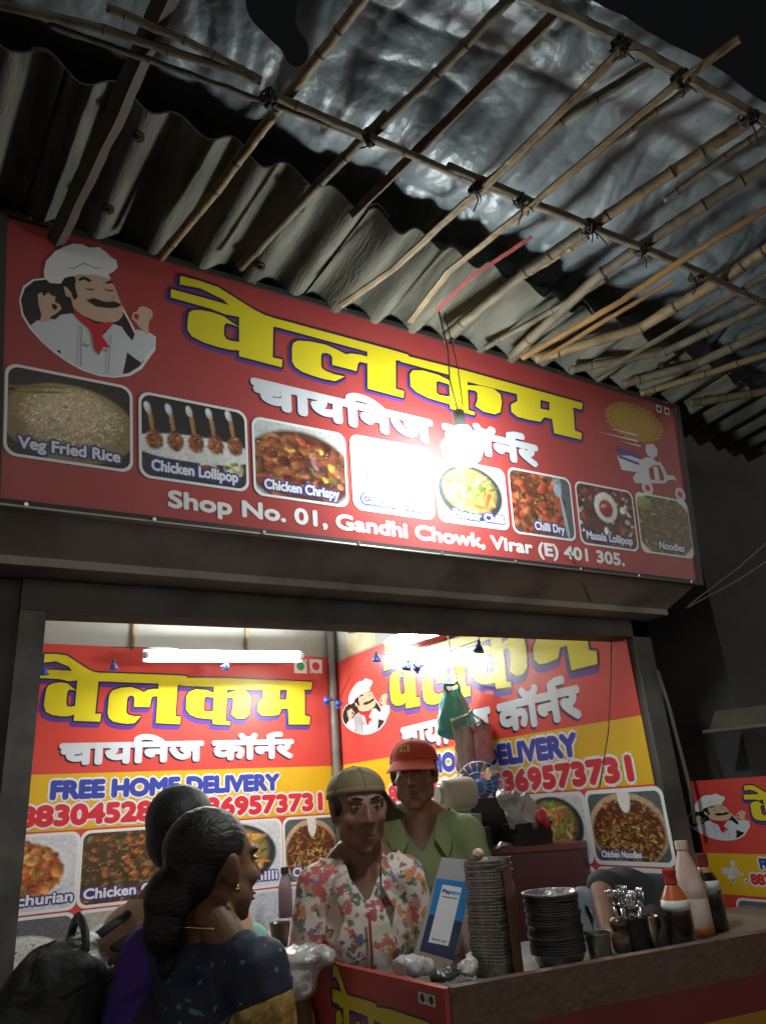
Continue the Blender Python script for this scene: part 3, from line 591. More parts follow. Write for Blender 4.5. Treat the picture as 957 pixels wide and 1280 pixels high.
c0, c1 = Q.px(430, 934), Q.px(483, 827); chef(Q, rb, lambda a, b: (c0[0] + a * (c1[0] - c0[0]), c0[1] + b * (c1[1] - c0[1])), 2)
c0, c1 = Q.px(449, 1003), Q.px(478, 958); scooter(Q, rb, lambda a, b: (c0[0] + a * (c1[0] - c0[0]), c0[1] + b * (c1[1] - c0[1])), 3, False)
t = V(780, 988); bt = V(840, 1082); us = [Q.px(*p)[0] for p in ((737.5, 1030), (836, 1040))]; wd = us[1] - us[0]
u3 = Q.px(655, 1040)[0], Q.px(735, 1035)[0]
for k, (a, b, kd, cp) in enumerate(((us[0], us[1], 'bowl', 'Chicken Noodles'), (u3[0], u3[1], 'paneer', 'Paneer Chilli'), (u3[0] * .5 + .01, u3[0] - .025, 'chilli', 'Chicken Chilli'), (.03, u3[0] * .5 - .015, 'manch', 'Manchurian'))):
    for r in (0, 1): photo(Q, rb, [(a, t - r * (t - bt + .02)), (b, t - r * (t - bt + .02)), (b, bt - r * (t - bt + .02)), (a, bt - r * (t - bt + .02))], kd if r == 0 else ('white', 'tower', 'plate', 'white')[k], cp if r == 0 else None, 4, 70 + k + 5 * r, frame=.012, cap_h=.085, cap_y=.05, cap_x=(.1, .62))
# --- banner on the fence to the right of the shop front
sbn = empty('street_side_banner', (2.43, 1.45, .5), 'red and yellow banner standing at the far right, behind the sauce bottles', 'banner')
N_ = Board((2.42, 1.935, .52), (2.42, .85, .52), (2.42, 1.935, 1.468))
V = lambda x, y: N_.px(x, y)[1]
vyt, vyb = V(900, 1067), V(920, 1119)
banner_panel(N_, sbn, [(0, vyb, M_red), (vyb, vyt, M_yel), (vyt, N_.h, M_red)])
c0, c1 = N_.px(867, 1058), N_.px(926, 981); chef(N_, sbn, lambda a, b: (c0[0] + a * (c1[0] - c0[0]), c0[1] + b * (c1[1] - c0[1])), 2)
c0, c1 = N_.px(903, 1104), N_.px(928, 1072); scooter(N_, sbn, lambda a, b: (c0[0] + a * (c1[0] - c0[0]), c0[1] + b * (c1[1] - c0[1])), 3, False)
u0 = N_.px(938, 1010)[0]; vb = V(945, 1031); hb = V(945, 994) - vb
title(N_, sbn, lambda a, b: (u0 + a * hb * TR, vb + b * hb), .006, 2, (-.004, -.008))
u0 = N_.px(951, 1085)[0]; hh = V(951, 1074) - V(951, 1086); vb = V(951, 1086)
for bold, m, ly in ((.008, M_white, 3), (.003, M_blue, 4)):
    mb = MB(); text(mb, N_, 'FREE HOME DELIVERY', (u0, vb), (u0 + hh * 13, vb), hh, m, ly, bold=bold); mb.build('delivery_lettering', sbn)
u0 = N_.px(939, 1100)[0]; vb = V(939, 1105); hh = V(939, 1093) - vb
for bold, m, ly in ((.008, M_white, 3), (.003, M_redprint, 4)):
    mb = MB(); text(mb, N_, '8830452817 8369573731', (u0, vb), (min(N_.w - .02, u0 + hh * 17), vb), hh, m, ly, bold=bold); mb.build('phone_lettering', sbn)
u0 = N_.px(921, 1130)[0]; t = vyb - .012
for k, kd in enumerate(('white', 'crispy', 'chilli')): photo(N_, sbn, [(u0 + k * .21, t), (u0 + k * .21 + .2, t), (u0 + k * .21 + .2, t - .18), (u0 + k * .21, t - .18)], kd, None, 4, 90 + k, frame=.006)

# ================================================================== roof of the stall: sheets, tarpaulin, poles
RN = Vector((0, .105, .994)).normalized(); RP = Vector((0, 1.5, 2.81))
E2 = Vector((-.086, 1, -.106)).normalized(); E1 = E2.cross(RN).normalized(); 
if E1.x < 0: E1 = -E1
def onR(x, y, off=0.): return onP(x, y, RP - RN * off, RN)
def RPt(a, b, off=0.): return RP + E1 * a + E2 * (b) - RN * off          # a along the wall, b into the shop
M_asb = mat('asbestos_sheet', (.036, .036, .029), rough=.92, col2=(.15, .148, .118), ns=8, bump=.25, bs=60, stretch=(3.2, .6, 1), lo=.28, hi=.62, detail=9)
sheets = [(-.80, .03, -.37, .62, .0), (-.03, .80, -.37, .62, .010), (.74, 1.57, -.365, .62, .0), (1.51, 2.33, -.375, .62, .010), (2.27, 3.0, -.365, -.04, .0)]
SLAB = ['rightmost', '', '']
slabels = ['grey corrugated sheet at the dim left end, above the cook emblem', 'grey corrugated sheet above the start of the yellow title', 'grey corrugated sheet over the middle of the sign, above the bulb', 'grey corrugated sheet above the gold starburst badge', 'short corrugated sheet jutting past the right end of the sign']
for (a0, a1, b0, b1, up), lb in zip(sheets, slabels):
    mb = MB(); nx, ny = int((a1 - a0) / .0062), 14; v = []; f = []
    for sgn in (0, 1):
        for j in range(ny + 1):
            for i in range(nx + 1):
                a = a0 + (a1 - a0) * i / nx; b = b0 + (b1 - b0) * j / ny + .004 * math.sin(a * 31 + a0)
                w = .0225 * math.cos(2 * math.pi * a / .128) + .004 * noise.noise((a * 3, b * 3, up * 100))
                v.append(RPt(a, b, -(up + w + .006 * sgn)))
    L = (nx + 1) * (ny + 1)
    for j in range(ny):
        for i in range(nx):
            q = j * (nx + 1) + i; f += [(q, q + 1, q + nx + 2, q + nx + 1), (L + q, L + q + nx + 1, L + q + nx + 2, L + q + 1)]
    for i in range(nx):
        f.append((i, L + i, L + i + 1, i + 1)); q = ny * (nx + 1) + i; f.append((q, q + 1, L + q + 1, L + q))
    for j in range(ny):
        q = j * (nx + 1); f.append((q, q + nx + 1, L + q + nx + 1, L + q)); q += nx; f.append((q, L + q, L + q + nx + 1, q + nx + 1))
    so = (mb.add(v, f, M_asb), mb.build('corrugated_sheet', None, smooth=True, label=lb, cat='roof sheet', group='corrugated roof sheets', sharp=50))[1]
    for kk in range(int(a0 / .128) + 1, int(a1 / .128), 3):
        if not a0 + .05 < kk * .128 < a1 - .05: continue
        for bb in (b0 + .06, b0 + .27):
            q0 = RPt((kk + .5) * .128, bb, -(up - .0235)); bo = MB().tube([q0 + RN * .004, q0 - RN * .004], .013, MATS.get('rusty_bolt') or mat('rusty_bolt', (.07, .035, .02), rough=.8, metal=.4), n=10); bo.tube([q0 - RN * .004, q0 - RN * .014], .006, MATS['rusty_bolt'], n=6); bo.build('bolt', so, smooth=True, sharp=40)
# tarpaulin
M_tarp = mat('silver_tarpaulin', (.20, .24, .265), rough=.42, metal=.2, col2=(.30, .345, .37), ns=5, bump=.16, bs=60, lo=.4, hi=.6, detail=8)
tp = MB(); nx, ny = 460, 130; v = []; f = []
hole = lambda X, Y: ((X - .40) / .13) ** 2 + ((Y - .86) / .10) ** 2 + 2.6 * noise.noise((X * 7, Y * 9, 3.7)) + .5 * noise.noise((X * 22, Y * 20, 1.2)) < .8
for j in range(ny + 1):
    for i in range(nx + 1):
        X = -.7 + 3.5 * i / nx; Y = .60 + .80 * j / ny + .03 * noise.noise((X * 4, 1.3, 0)) * (1 - j / ny)
        p = RP + Vector((X, Y - 1.5, -(Y - 1.5) * .105))
        wv = .012 * noise.noise((X * 2.1 + Y, Y * 2.2, .5)) - .020 * math.cos((Y - .62) / .4 * 2 * math.pi)
        wx, wy = X + .12 * noise.noise((X * 2, Y * 2, 8)), Y + .10 * noise.noise((X * 2, Y * 2, 4))
        for (fx, fy, am, sd) in ((5, 1.3, .016, 1), (1.5, 7, .008, 2), (10, 3, .006, 3), (24, 5, .0024, 4), (14, 16, .0022, 6)):      # creases: sharp ridges of folded plastic
            wv += am * (1 - 2 * abs(noise.noise((wx * fx + wy * fy * .6, wy * fy - wx * fx * .3, sd)))) ** 3
        v.append(p + RN * (.075 + wv))
for j in range(ny):
    for i in range(nx):
        X, Y = -.7 + 3.5 * (i + .5) / nx, .60 + .80 * (j + .5) / ny
        if hole(X, Y): continue
        q = j * (nx + 1) + i; f.append((q, q + 1, q + nx + 2, q + nx + 1))
tp.add(smooth_edge(v, f, 8), f, M_tarp); tp.build('tarpaulin', None, smooth=True, label='crumpled silver tarpaulin stretched over the bamboo frame', cat='tarpaulin')
M_bam = mat('bamboo_pale', (.25, .175, .088), rough=.6, col2=(.13, .085, .042), ns=16, lo=.42, hi=.72, bump=.3, bs=30, stretch=(1, 1, 1))
M_bam2 = mat('bamboo_grey', (.155, .125, .08), rough=.7, col2=(.075, .06, .042), ns=16, lo=.42, hi=.7, bump=.2, bs=35)
M_wood = mat('batten_wood', (.20, .105, .06), rough=.7, col2=(.11, .06, .038), ns=8, bump=.2, bs=40)
M_woodk = mat('dark_timber', (.045, .032, .026), rough=.75, col2=(.07, .05, .04), ns=8)
M_yw = mat('yellow_timber', (.32, .18, .07), rough=.6, col2=(.20, .11, .045), ns=8, bump=.1)
GP = 'bamboo poles and battens of the roof frame'
def pole(px, w, off, m, label, kind='bamboo_pole', off2=None, group=GP):
    """px: pixels where the pole is seen; w its width in pixels; off how far below the sheets it hangs"""
    n = len(px); P = [onR(*p, off + ((off2 if off2 is not None else off) - off) * i / max(1, n - 1)) for i, p in enumerate(px)]
    mb = MB(); out = []; rad = []; segs = 18
    for i in range(len(P) - 1):
        for k in range(segs):
            t = k / segs; out.append(P[i].lerp(P[i + 1], t))
    out.append(P[-1]); r0 = w / 2 * (P[0] - C0).dot(FW) / F
    sd = rnd.random() * 50
    for i, p in enumerate(out):
        p += Vector((noise.noise((i * .22, sd, 0)), noise.noise((i * .22, sd, 5)), noise.noise((i * .22, sd, 9)))) * .0017
        rad.append(r0 * (.92 + .10 * noise.noise((i * .5, sd, 2)) + (.10 if kind == 'bamboo_pole' and i % 7 == 4 else 0)))
    if kind == 'bamboo_pole':
        mb.tube(out, rad, m, n=10)
        for i in range(4, len(out) - 1, 7):
            if (i * 7 + len(out)) % 3 == 0: continue
            d_ = (out[i + 1] - out[i]).normalized() * rad[i]; mb.tube([out[i] - d_ * .22, out[i] + d_ * .22], rad[i] * 1.015, MATS.get('bamboo_node') or mat('bamboo_node', (.085, .06, .036), rough=.8), n=10)
    elif kind == 'split_bamboo': mb.tube(out, rad, m, n=6, squash=.45)
    else: mb.tube(out, rad, m, n=4, squash=.9)
    return mb.build(kind, None, smooth=kind == 'bamboo_pole', label=label, cat='pole' if kind != 'wood_batten' else 'batten', group=group, origin=tuple(out[0]))
# cross poles
pole([(-60,-8),(130,36),(326,100)], 13, .062, M_bam2, 'upper thick bamboo of the pair crossing the dark top left corner')
pole([(133,8),(230,50),(322,97)], 12, .058, M_bam2, 'short thick bamboo lying beside the crossing pair at the top left')
pole([(60,30),(186,74),(312,120),(482,182)], 9, .064, M_bam2, 'lower thin bamboo of the pair crossing the dark top left corner')
pole([(340,118),(467,173),(560,213),(640,245)], 12, .066, M_bam2, 'dark crossing bamboo in the middle of the roof, tied with rope')
pole([(560,208),(732,281),(845,327),(1010,405)], 13, .064, M_bam2, 'long crossing bamboo running out past the right edge of the roof')
pole([(640,-14),(715,20),(775,48)], 17, .060, M_bam2, 'thick split crossing bamboo at the very top beside the black sky', 'split_bamboo')
pole([(780,52),(850,92),(935,140),(990,170)], 18, .060, M_bam2, 'thick split crossing bamboo at the top right corner', 'split_bamboo')
# rafters towards the street
pole([(70,300),(150,130),(212,-14)], 24, .040, M_woodk, 'dark square timber over the dim left end of the sheets', 'wood_batten')
pole([(200,322),(270,238),(341,143)], 12, .044, M_bam, 'pale bamboo below the left knot, resting under the sheets')
pole([(344,140),(400,68),(462,-14)], 14, .050, M_bam, 'pale bamboo above the left knot, reaching the top edge')
pole([(300,334),(400,228),(484,142)], 12, .042, M_bam2, 'grey bamboo beside the pale left one, under the sheets')
pole([(456,176),(545,92),(640,-6)], 13, .050, M_bam2, 'brown bamboo crossing the bright patch of tarpaulin')
pole([(440,268),(543,167),(700,10)], 15, .046, M_wood, 'reddish flat batten right of the bright patch of tarpaulin', 'wood_batten')
pole([(426,382),(489,338),(585,250),(607,232),(700,140),(776,62)], 11, .078, M_bam, 'bent split bamboo strip tied at the middle knot', 'split_bamboo')
pole([(590,246),(700,150),(815,78)], 12, .050, M_bam2, 'brown bamboo lying just behind the bent split strip')
pole([(512,402),(559,340),(667,254),(840,108),(924,48)], 10, .076, M_bam, 'straight split bamboo strip sticking out into the black sky', 'split_bamboo')
pole([(556,420),(656,340),(737,284)], 13, .044, M_bam2, 'lower round bamboo below the right knot, under the sheets')
pole([(737,284),(840,214),(940,148)], 15, .050, M_bam, 'thick round bamboo above the right knot')
pole([(638,446),(753,340),(860,268),(985,188)], 13, .048, M_bam2, 'grey bamboo just right of the thick round one')
pole([(652,448),(780,374),(860,320),(975,250)], 11, .080, M_yw, 'yellowish sawn strip running to the right edge', 'split_bamboo')
pole([(668,448),(800,410),(915,340),(985,292)], 14, .046, M_bam, 'pale bamboo next to the yellowish strip, at the right')
pole([(712,462),(830,440),(975,372)], 11, .046, M_bam2, 'thin grey bamboo low over the right end of the sign')
pole([(778,480),(870,455),(985,402)], 12, .044, M_bam2, 'rightmost grey bamboo above the end of the sign')
pole([(655,345),(700,318),(735,295)], 8, .05, M_bam, 'short pale offcut beside the right knot')
pole([(862,504),(905,498),(985,484)], 11, .052, M_bam2, 'grey bamboo jutting out past the right end of the sign')
pole([(545,388),(590,345),(664,296)], 7, .082, mat('red_pipe', (.42, .10, .09), rough=.5), 'thin red pipe tucked under the sheets above the bulb', 'red_pipe')
pole([(606,434),(690,388),(758,348)], 8, .046, M_bam2, 'thin grey stick over the sheets between the lower round bamboo and the yellowish strip')
pole([(672,452),(760,398),(842,350)], 8, .056, M_yw, 'thin yellowish stick low over the sheets, above the gold badge', 'split_bamboo')
pole([(742,472),(850,408),(985,328)], 10, .060, M_bam2, 'weathered grey strip above the scooter end of the sign', 'split_bamboo')
pole([(800,492),(880,468),(985,434)], 9, .052, M_bam, 'thin pale bamboo lowest at the right end of the sign')
pole([(700,226),(790,160),(868,104)], 8, .050, M_bam2, 'thin brown stick behind the straight split strip')
pole([(830,250),(905,196),(985,140)], 9, .048, M_bam2, 'thin brown bamboo right of the thick round one, high at the edge')
# rope knots
M_rope = mat('dark_rope', (.03, .026, .024), rough=.9)
def knot(x, y, label, r=.018, off=.066):
    c = onR(x, y, off); mb = MB(); q = random.Random(int(x))
    for k in range(5):
        ax = Vector((q.gauss(0, 1), q.gauss(0, 1), q.gauss(0, .5))).normalized(); u = ax.orthogonal().normalized(); w = ax.cross(u)
        mb.tube([c + (u * math.cos(t * .6283) + w * math.sin(t * .6283)) * r * q.uniform(.8, 1.1) for t in range(11)], .0028, M_rope, n=5)
    for k in range(3):
        d = Vector((q.gauss(0, .5), q.gauss(0, .5), -1)).normalized(); mb.tube([c, c + d * .03 + Vector((.01, 0, 0)), c + d * q.uniform(.04, .075)], .0018, M_rope, n=4)
    mb.build('rope_tie', None, smooth=True, label=label, cat='rope', group='rope ties of the roof frame')
knot(336, 122, 'dark rope knot where the pale left bamboo meets the crossing pair'); knot(460, 172, 'dark rope knot with loose ends near the bright tarpaulin patch')
knot(595, 233, 'dark rope knot holding the bent split bamboo strip', .02); knot(650, 250, 'dark rope knot on the straight split bamboo strip'); knot(735, 283, 'dark rope knot under the thick round bamboo', .02)
knot(800, 312, 'dark rope knot on the grey bamboo right of the thick one'); knot(775, 58, 'pale rope knot at the top joint of the split crossing bamboos', .02); knot(850, 98, 'dark rope knot where the straight strip leaves the roof', .02); knot(935, 146, 'dark rope knot at the top right end of the frame', .02)
knot(868, 345, 'dark rope knot at the far right of the crossing bamboo')

# ================================================================== lamps and wires
M_glow = mat('bulb_glow', (1, 1, 1), emit=((.93, 1.0, .97), BULB))
bp = onY(577, 553, 1.425)
bulb = empty('light_bulb', bp, 'bare glowing bulb hanging in front of the sign', 'lamp')
MB().lathe([(0, -.071), (.026, -.066), (.047, -.050), (.057, -.022), (.057, .000), (.036, .018)], M_glow, Matrix.Translation(bp)).build('bulb_dome', bulb, smooth=True)
MB().lathe([(.036, .0182), (.028, .045), (.017, .062), (.017, .095), (.008, .1)], mat('bulb_socket', (.45, .47, .47), rough=.4), Matrix.Translation(bp), n=20).build('socket', bulb, smooth=True)
w0 = bp + Vector((0, 0, .098)); rt = onR(548, 388, .05)
MB().tube([w0, w0.lerp(rt, .3) + Vector((-.008, 0, 0)), w0.lerp(rt, .6) + Vector((.006, 0, 0)), rt], .0022, M_wire, n=6).build('cord', bulb, smooth=True)
MB().tube([w0, w0 + Vector((.02, .0, .02)), w0.lerp(rt, .45) + Vector((.03, 0, 0)), rt + Vector((.02, 0, 0))], .0016, M_wire, n=6).build('cord', bulb, smooth=True)
M_tube = mat('tube_glow', (1, 1, 1), emit=((.94, 1.0, .98), TUBE)); M_batten = mat('lamp_batten', (.7, .7, .7), rough=.4)
def tube_lamp(a, b, nrm, label):
    t = empty('tube_light', (a + b) / 2, label, 'lamp', 'tube lights inside the shop'); d = (b - a).normalized(); nrm = Vector(nrm); upv = d.cross(nrm).normalized()
    MB().tube([a, b], .016, M_tube, n=14).build('glass_tube', t, smooth=True)
    for e_, s_ in ((a, -1), (b, 1)): MB().tube([e_ + d * s_ * .001, e_ + d * s_ * .03], .0185, M_batten, n=12).build('end_cap', t, smooth=True)
    mb = MB(); p = []
    for zz in (-.016, .016):
        for q, k in ((a, -.03), (b, .03)):
            p.append((q, k, zz))
    o0 = -nrm * .022; o1 = -nrm * .05; aa, b2 = a - d * .03, b + d * .03
    mb.hexa([aa + o0 - upv * .034, b2 + o0 - upv * .034, b2 + o1 - upv * .02, aa + o1 - upv * .02, aa + o0 + upv * .034, b2 + o0 + upv * .034, b2 + o1 + upv * .02, aa + o1 + upv * .02], M_batten); mb.build('batten', t)
tube_lamp(onY(187, 819, 4.20), onY(373, 820, 4.20), (0, -1, 0), 'glowing tube light across the top of the back wall banner')
tube_lamp(onX(486, 803, 2.10), onX(552, 783, 2.10), (-1, 0, 0), 'glowing tube light high on the right wall near the corner')
for k, (p, q, lb) in enumerate((((860, 757), (975, 663), 'upper of two thin wires running off the housing to the right'), ((858, 760), (975, 690), 'lower of two thin wires running off the housing to the right'))):
    a = onX(*p, 2.34); b = onX(*q, 3.2); MB().tube([a, a.lerp(b, .5) - Vector((0, 0, .01)), b, b + (b - a) * 2], .003, M_wiregrey, n=6).build('overhead_wire', None, smooth=True, label=lb, cat='wire', group='wires to the right of the shop')
a = [onX(764, 797, 2.1), onX(763, 850, 2.1), onX(760, 915, 2.1), onX(749, 985, 2.1)]; MB().tube(a, .0022, M_wire, n=6).build('hanging_string', None, smooth=True, label='thin dark string hanging in front of the right wall banner', cat='string')
a = [onY(712, 690, 1.61), onY(722, 715, 1.66), onY(738, 752, 1.79)]; MB().tube(a, .002, M_wire, n=6).build('loose_wire', None, smooth=True, label='loose dark wire trailing from the sign over the shutter housing', cat='wire')
M_bluepl = mat('blue_plastic', (.03, .07, .35), rough=.35)
def deco(x, y, depth, label, rot=0, wall=None):
    p = onX(x, y, depth) if wall == 'x' else onY(x, y, depth)
    t = empty('blue_lamp', p, label, 'lamp', 'small blue decoration lamps on a string')
    M_ = Matrix.Translation(p) @ Matrix.Rotation(rot, 4, 'Y'); sc = .026
    MB().lathe([(.0, -1.1 * sc), (.55 * sc, -.95 * sc), (.85 * sc, -.4 * sc), (.6 * sc, .1 * sc), (.3 * sc, .5 * sc), (.0, .6 * sc)], M_bluepl, M_, n=12).build('petal_cup', t, smooth=True)
    MB().lathe([(.28 * sc, .55 * sc), (.28 * sc, 1.1 * sc), (.1 * sc, 1.3 * sc)], mat('lamp_cap', (.03, .05, .14), rough=.5), M_, n=10).build('lamp_cap', t, smooth=True)
    for k in range(4):
        an = k * 1.57; MB().ell((math.cos(an) * .7 * sc, math.sin(an) * .7 * sc, -.75 * sc), (.5 * sc, .5 * sc, .16 * sc), M_bluepl, M_, nu=8, nv=6).build('petal', t, smooth=True)
    return p
dl = [deco(142, 832, 4.2, 'blue lamp at the top left of the back banner, under the conduit'), deco(55, 838, 4.2, 'blue lamp cut by the left jamb beside the yellow title'), deco(283, 832, 4.2, 'blue lamp hanging below the tube light on the back wall', .5),
      deco(410, 876, 4.15, 'left blue lamp of the pair by the corner pipe', 1.4), deco(422, 879, 4.1, 'right blue lamp of the pair by the corner pipe', -.7), deco(470, 822, 2.1, 'blue lamp above the cook on the right wall banner', 0, 'x'),
      deco(509, 832, 2.1, 'slender blue lamp in the glare of the right tube light', .3, 'x'), deco(523, 834, 2.1, 'small blue lamp just right of the glare on the right wall', 1.2, 'x'), deco(598, 809, 2.1, 'blue lamp under the header over the yellow letters', .2, 'x')]
MB().tube([dl[0] + Vector((-.02, 0, .1)), (dl[0] + dl[2]) / 2 + Vector((0, 0, .1)), dl[2] + Vector((0, 0, .03)), Vector((1.9, 4.2, 2.37)), dl[3] + Vector((0, 0, .03)), dl[4], Vector((2.12, 3.95, 2.2)), dl[5] + Vector((0, 0, .03)), dl[6] + Vector((0, 0, .03)), dl[7] + Vector((0, 0, .03)), dl[8] + Vector((0, 0, .03)), Vector((2.1, 2.4, 2.3))], .0025, M_wire, n=5).build('lamp_string', None, smooth=True, label='thin dark string carrying the small blue lamps', cat='string')
#@@P3@@
# ================================================================== people
def remesh(prims, voxel, smooth=4, name='body'):
    """joins ellipsoids and tapered capsules into one continuous skin"""
    mb = MB(); d = MATS['sign_frame']
    for p in prims:
        if p[0] == 'e':
            _, c, r, *rot = p; T = Matrix.Translation(Vector(c)) @ (Euler(rot[0]).to_matrix().to_4x4() if rot else Matrix.Identity(4)); mb.ell((0, 0, 0), r, d, T, 20, 14)
        else:
            _, a, b, ra, rb = p; a, b = Vector(a), Vector(b); L = (b - a).length or 1e-4; t = (b - a) / L
            prof = [a - t * ra]; pts = []; rads = []
            for k in range(5): an = math.pi / 2 * k / 4; pts.append(a - t * ra * math.cos(an)); rads.append(max(1e-4, ra * math.sin(an)))
            for k in range(5): an = math.pi / 2 * k / 4; pts.append(b + t * rb * math.sin(an)); rads.append(max(1e-4, rb * math.cos(an)))
            mb.tube(pts, rads, d, n=16)
    me = bpy.data.meshes.new('tmp'); me.from_pydata(mb.v, [], mb.f); me.update()
    o = bpy.data.objects.new('tmp', me); COL.objects.link(o)
    md = o.modifiers.new('r', 'REMESH'); md.mode = 'VOXEL'; md.voxel_size = voxel; md.adaptivity = 0
    if smooth: sm = o.modifiers.new('s', 'SMOOTH'); sm.factor = .5; sm.iterations = smooth
    dg = bpy.context.evaluated_depsgraph_get(); m2 = bpy.data.meshes.new_from_object(o.evaluated_get(dg))
    v = [tuple(x.co) for x in m2.vertices]; f = [tuple(p.vertices) for p in m2.polygons]
    bpy.data.objects.remove(o); bpy.data.meshes.remove(me); bpy.data.meshes.remove(m2); return v, f
def skin_mb(v, f, m):
    mb = MB(); mb.add(v, f, m); return mb
def head_prims(M, k):
    def e(c, r, rot=None):
        q = ('e', M @ (Vector(c) * k), tuple(x * k for x in r)); e3 = M.to_3x3()
        rr = (e3 @ Euler(rot).to_matrix()) if rot else e3; return q + (rr.to_euler(),)
    def c(a, b, ra, rb): return ('c', M @ (Vector(a) * k), M @ (Vector(b) * k), ra * k, rb * k)
    P = [e((0, -.018, .032), (.074, .094, .083)), e((0, .018, -.015), (.062, .072, .088)), e((0, .034, -.072), (.044, .050, .040)), e((0, .068, -.100), (.018, .016, .014)),
         c((0, .088, .014), (0, .106, -.026), .0075, .012), e((.013, .095, -.030), (.009, .010, .008)), e((-.013, .095, -.030), (.009, .010, .008)),
         e((.030, .069, .030), (.028, .016, .009)), e((-.030, .069, .030), (.028, .016, .009)), e((.042, .052, -.022), (.022, .026, .024)), e((-.042, .052, -.022), (.022, .026, .024)),
         e((0, .080, -.060), (.023, .013, .0055)), e((0, .078, -.071), (.020, .013, .0065)), e((0, .076, -.048), (.022, .010, .012)), e((.05, .02, -.055), (.018, .035, .03)), e((-.05, .02, -.055), (.018, .035, .03))]
    for s in (1, -1): P += [e((s * .076, -.008, -.004), (.008, .020, .031), (0, s * .15, s * -.35)), e((s * .074, 0, -.024), (.009, .010, .012))]
    return P
def hand_prims(w, d, sz=1., side=1):
    d = Vector(d).normalized(); up = Vector((0, 0, 1)) if abs(d.z) < .8 else Vector((0, 1, 0)); x = d.cross(up).normalized(); P = [('c', w, w + d * .05 * sz, .022 * sz, .026 * sz)]
    for k, (o, L) in enumerate(((-.024, .070), (-.008, .080), (.008, .075), (.024, .058))):
        a = w + d * .06 * sz + x * o * sz; b = a + d * L * .55 * sz; c = b + (d * .6 - up * .6).normalized() * L * .5 * sz
        P += [('c', a, b, .0088 * sz, .008 * sz), ('c', b, c, .008 * sz, .0065 * sz)]
    a = w + d * .02 * sz + x * side * .024 * sz; b = a + (d * .7 + x * side * .7).normalized() * .04 * sz; P += [('c', a, b, .010 * sz, .009 * sz), ('c', b, b + d * .028 * sz, .009 * sz, .007 * sz)]
    return P
def squeeze(v, H, bw):
    out = []
    for x, y, z in v:
        k = min(1, max(0, (z / H - .835) / .035)); out.append((x * (bw * (1 - k) + k), y, z))
    return out
def torso(H, g=0., fem=False):
    sx = .94 if fem else 1.0
    P = [('e', (0, 0, .530 * H), (.098 * H + g, .072 * H + g, .075 * H + g)), ('e', (0, 0, .61 * H), (.088 * H * sx + g, .064 * H + g, .09 * H + g)), ('e', (0, -.004 * H, .715 * H), (.102 * H * sx + g, .068 * H + g, .095 * H + g)),
         ('e', (0, -.006 * H, .775 * H), (.098 * H * sx + g, .052 * H + g, .045 * H + g)), ('c', (-.105 * H * sx, -.006 * H, .800 * H), (.105 * H * sx, -.006 * H, .800 * H), .034 * H + g, .034 * H + g), ('c', (0, -.004 * H, .80 * H), (0, 0, .845 * H), .045 * H + g, .032 * H + g)] + [('c', (s * .095 * H * sx, -.010 * H, .803 * H), (s * .012 * H, -.012 * H, .862 * H), .026 * H + g, .024 * H + g) for s in (1, -1)]
    if fem: P += [('e', (s * .042 * H, .052 * H, .712 * H), (.040 * H + g, .036 * H + g, .040 * H + g)) for s in (1, -1)]
    return P
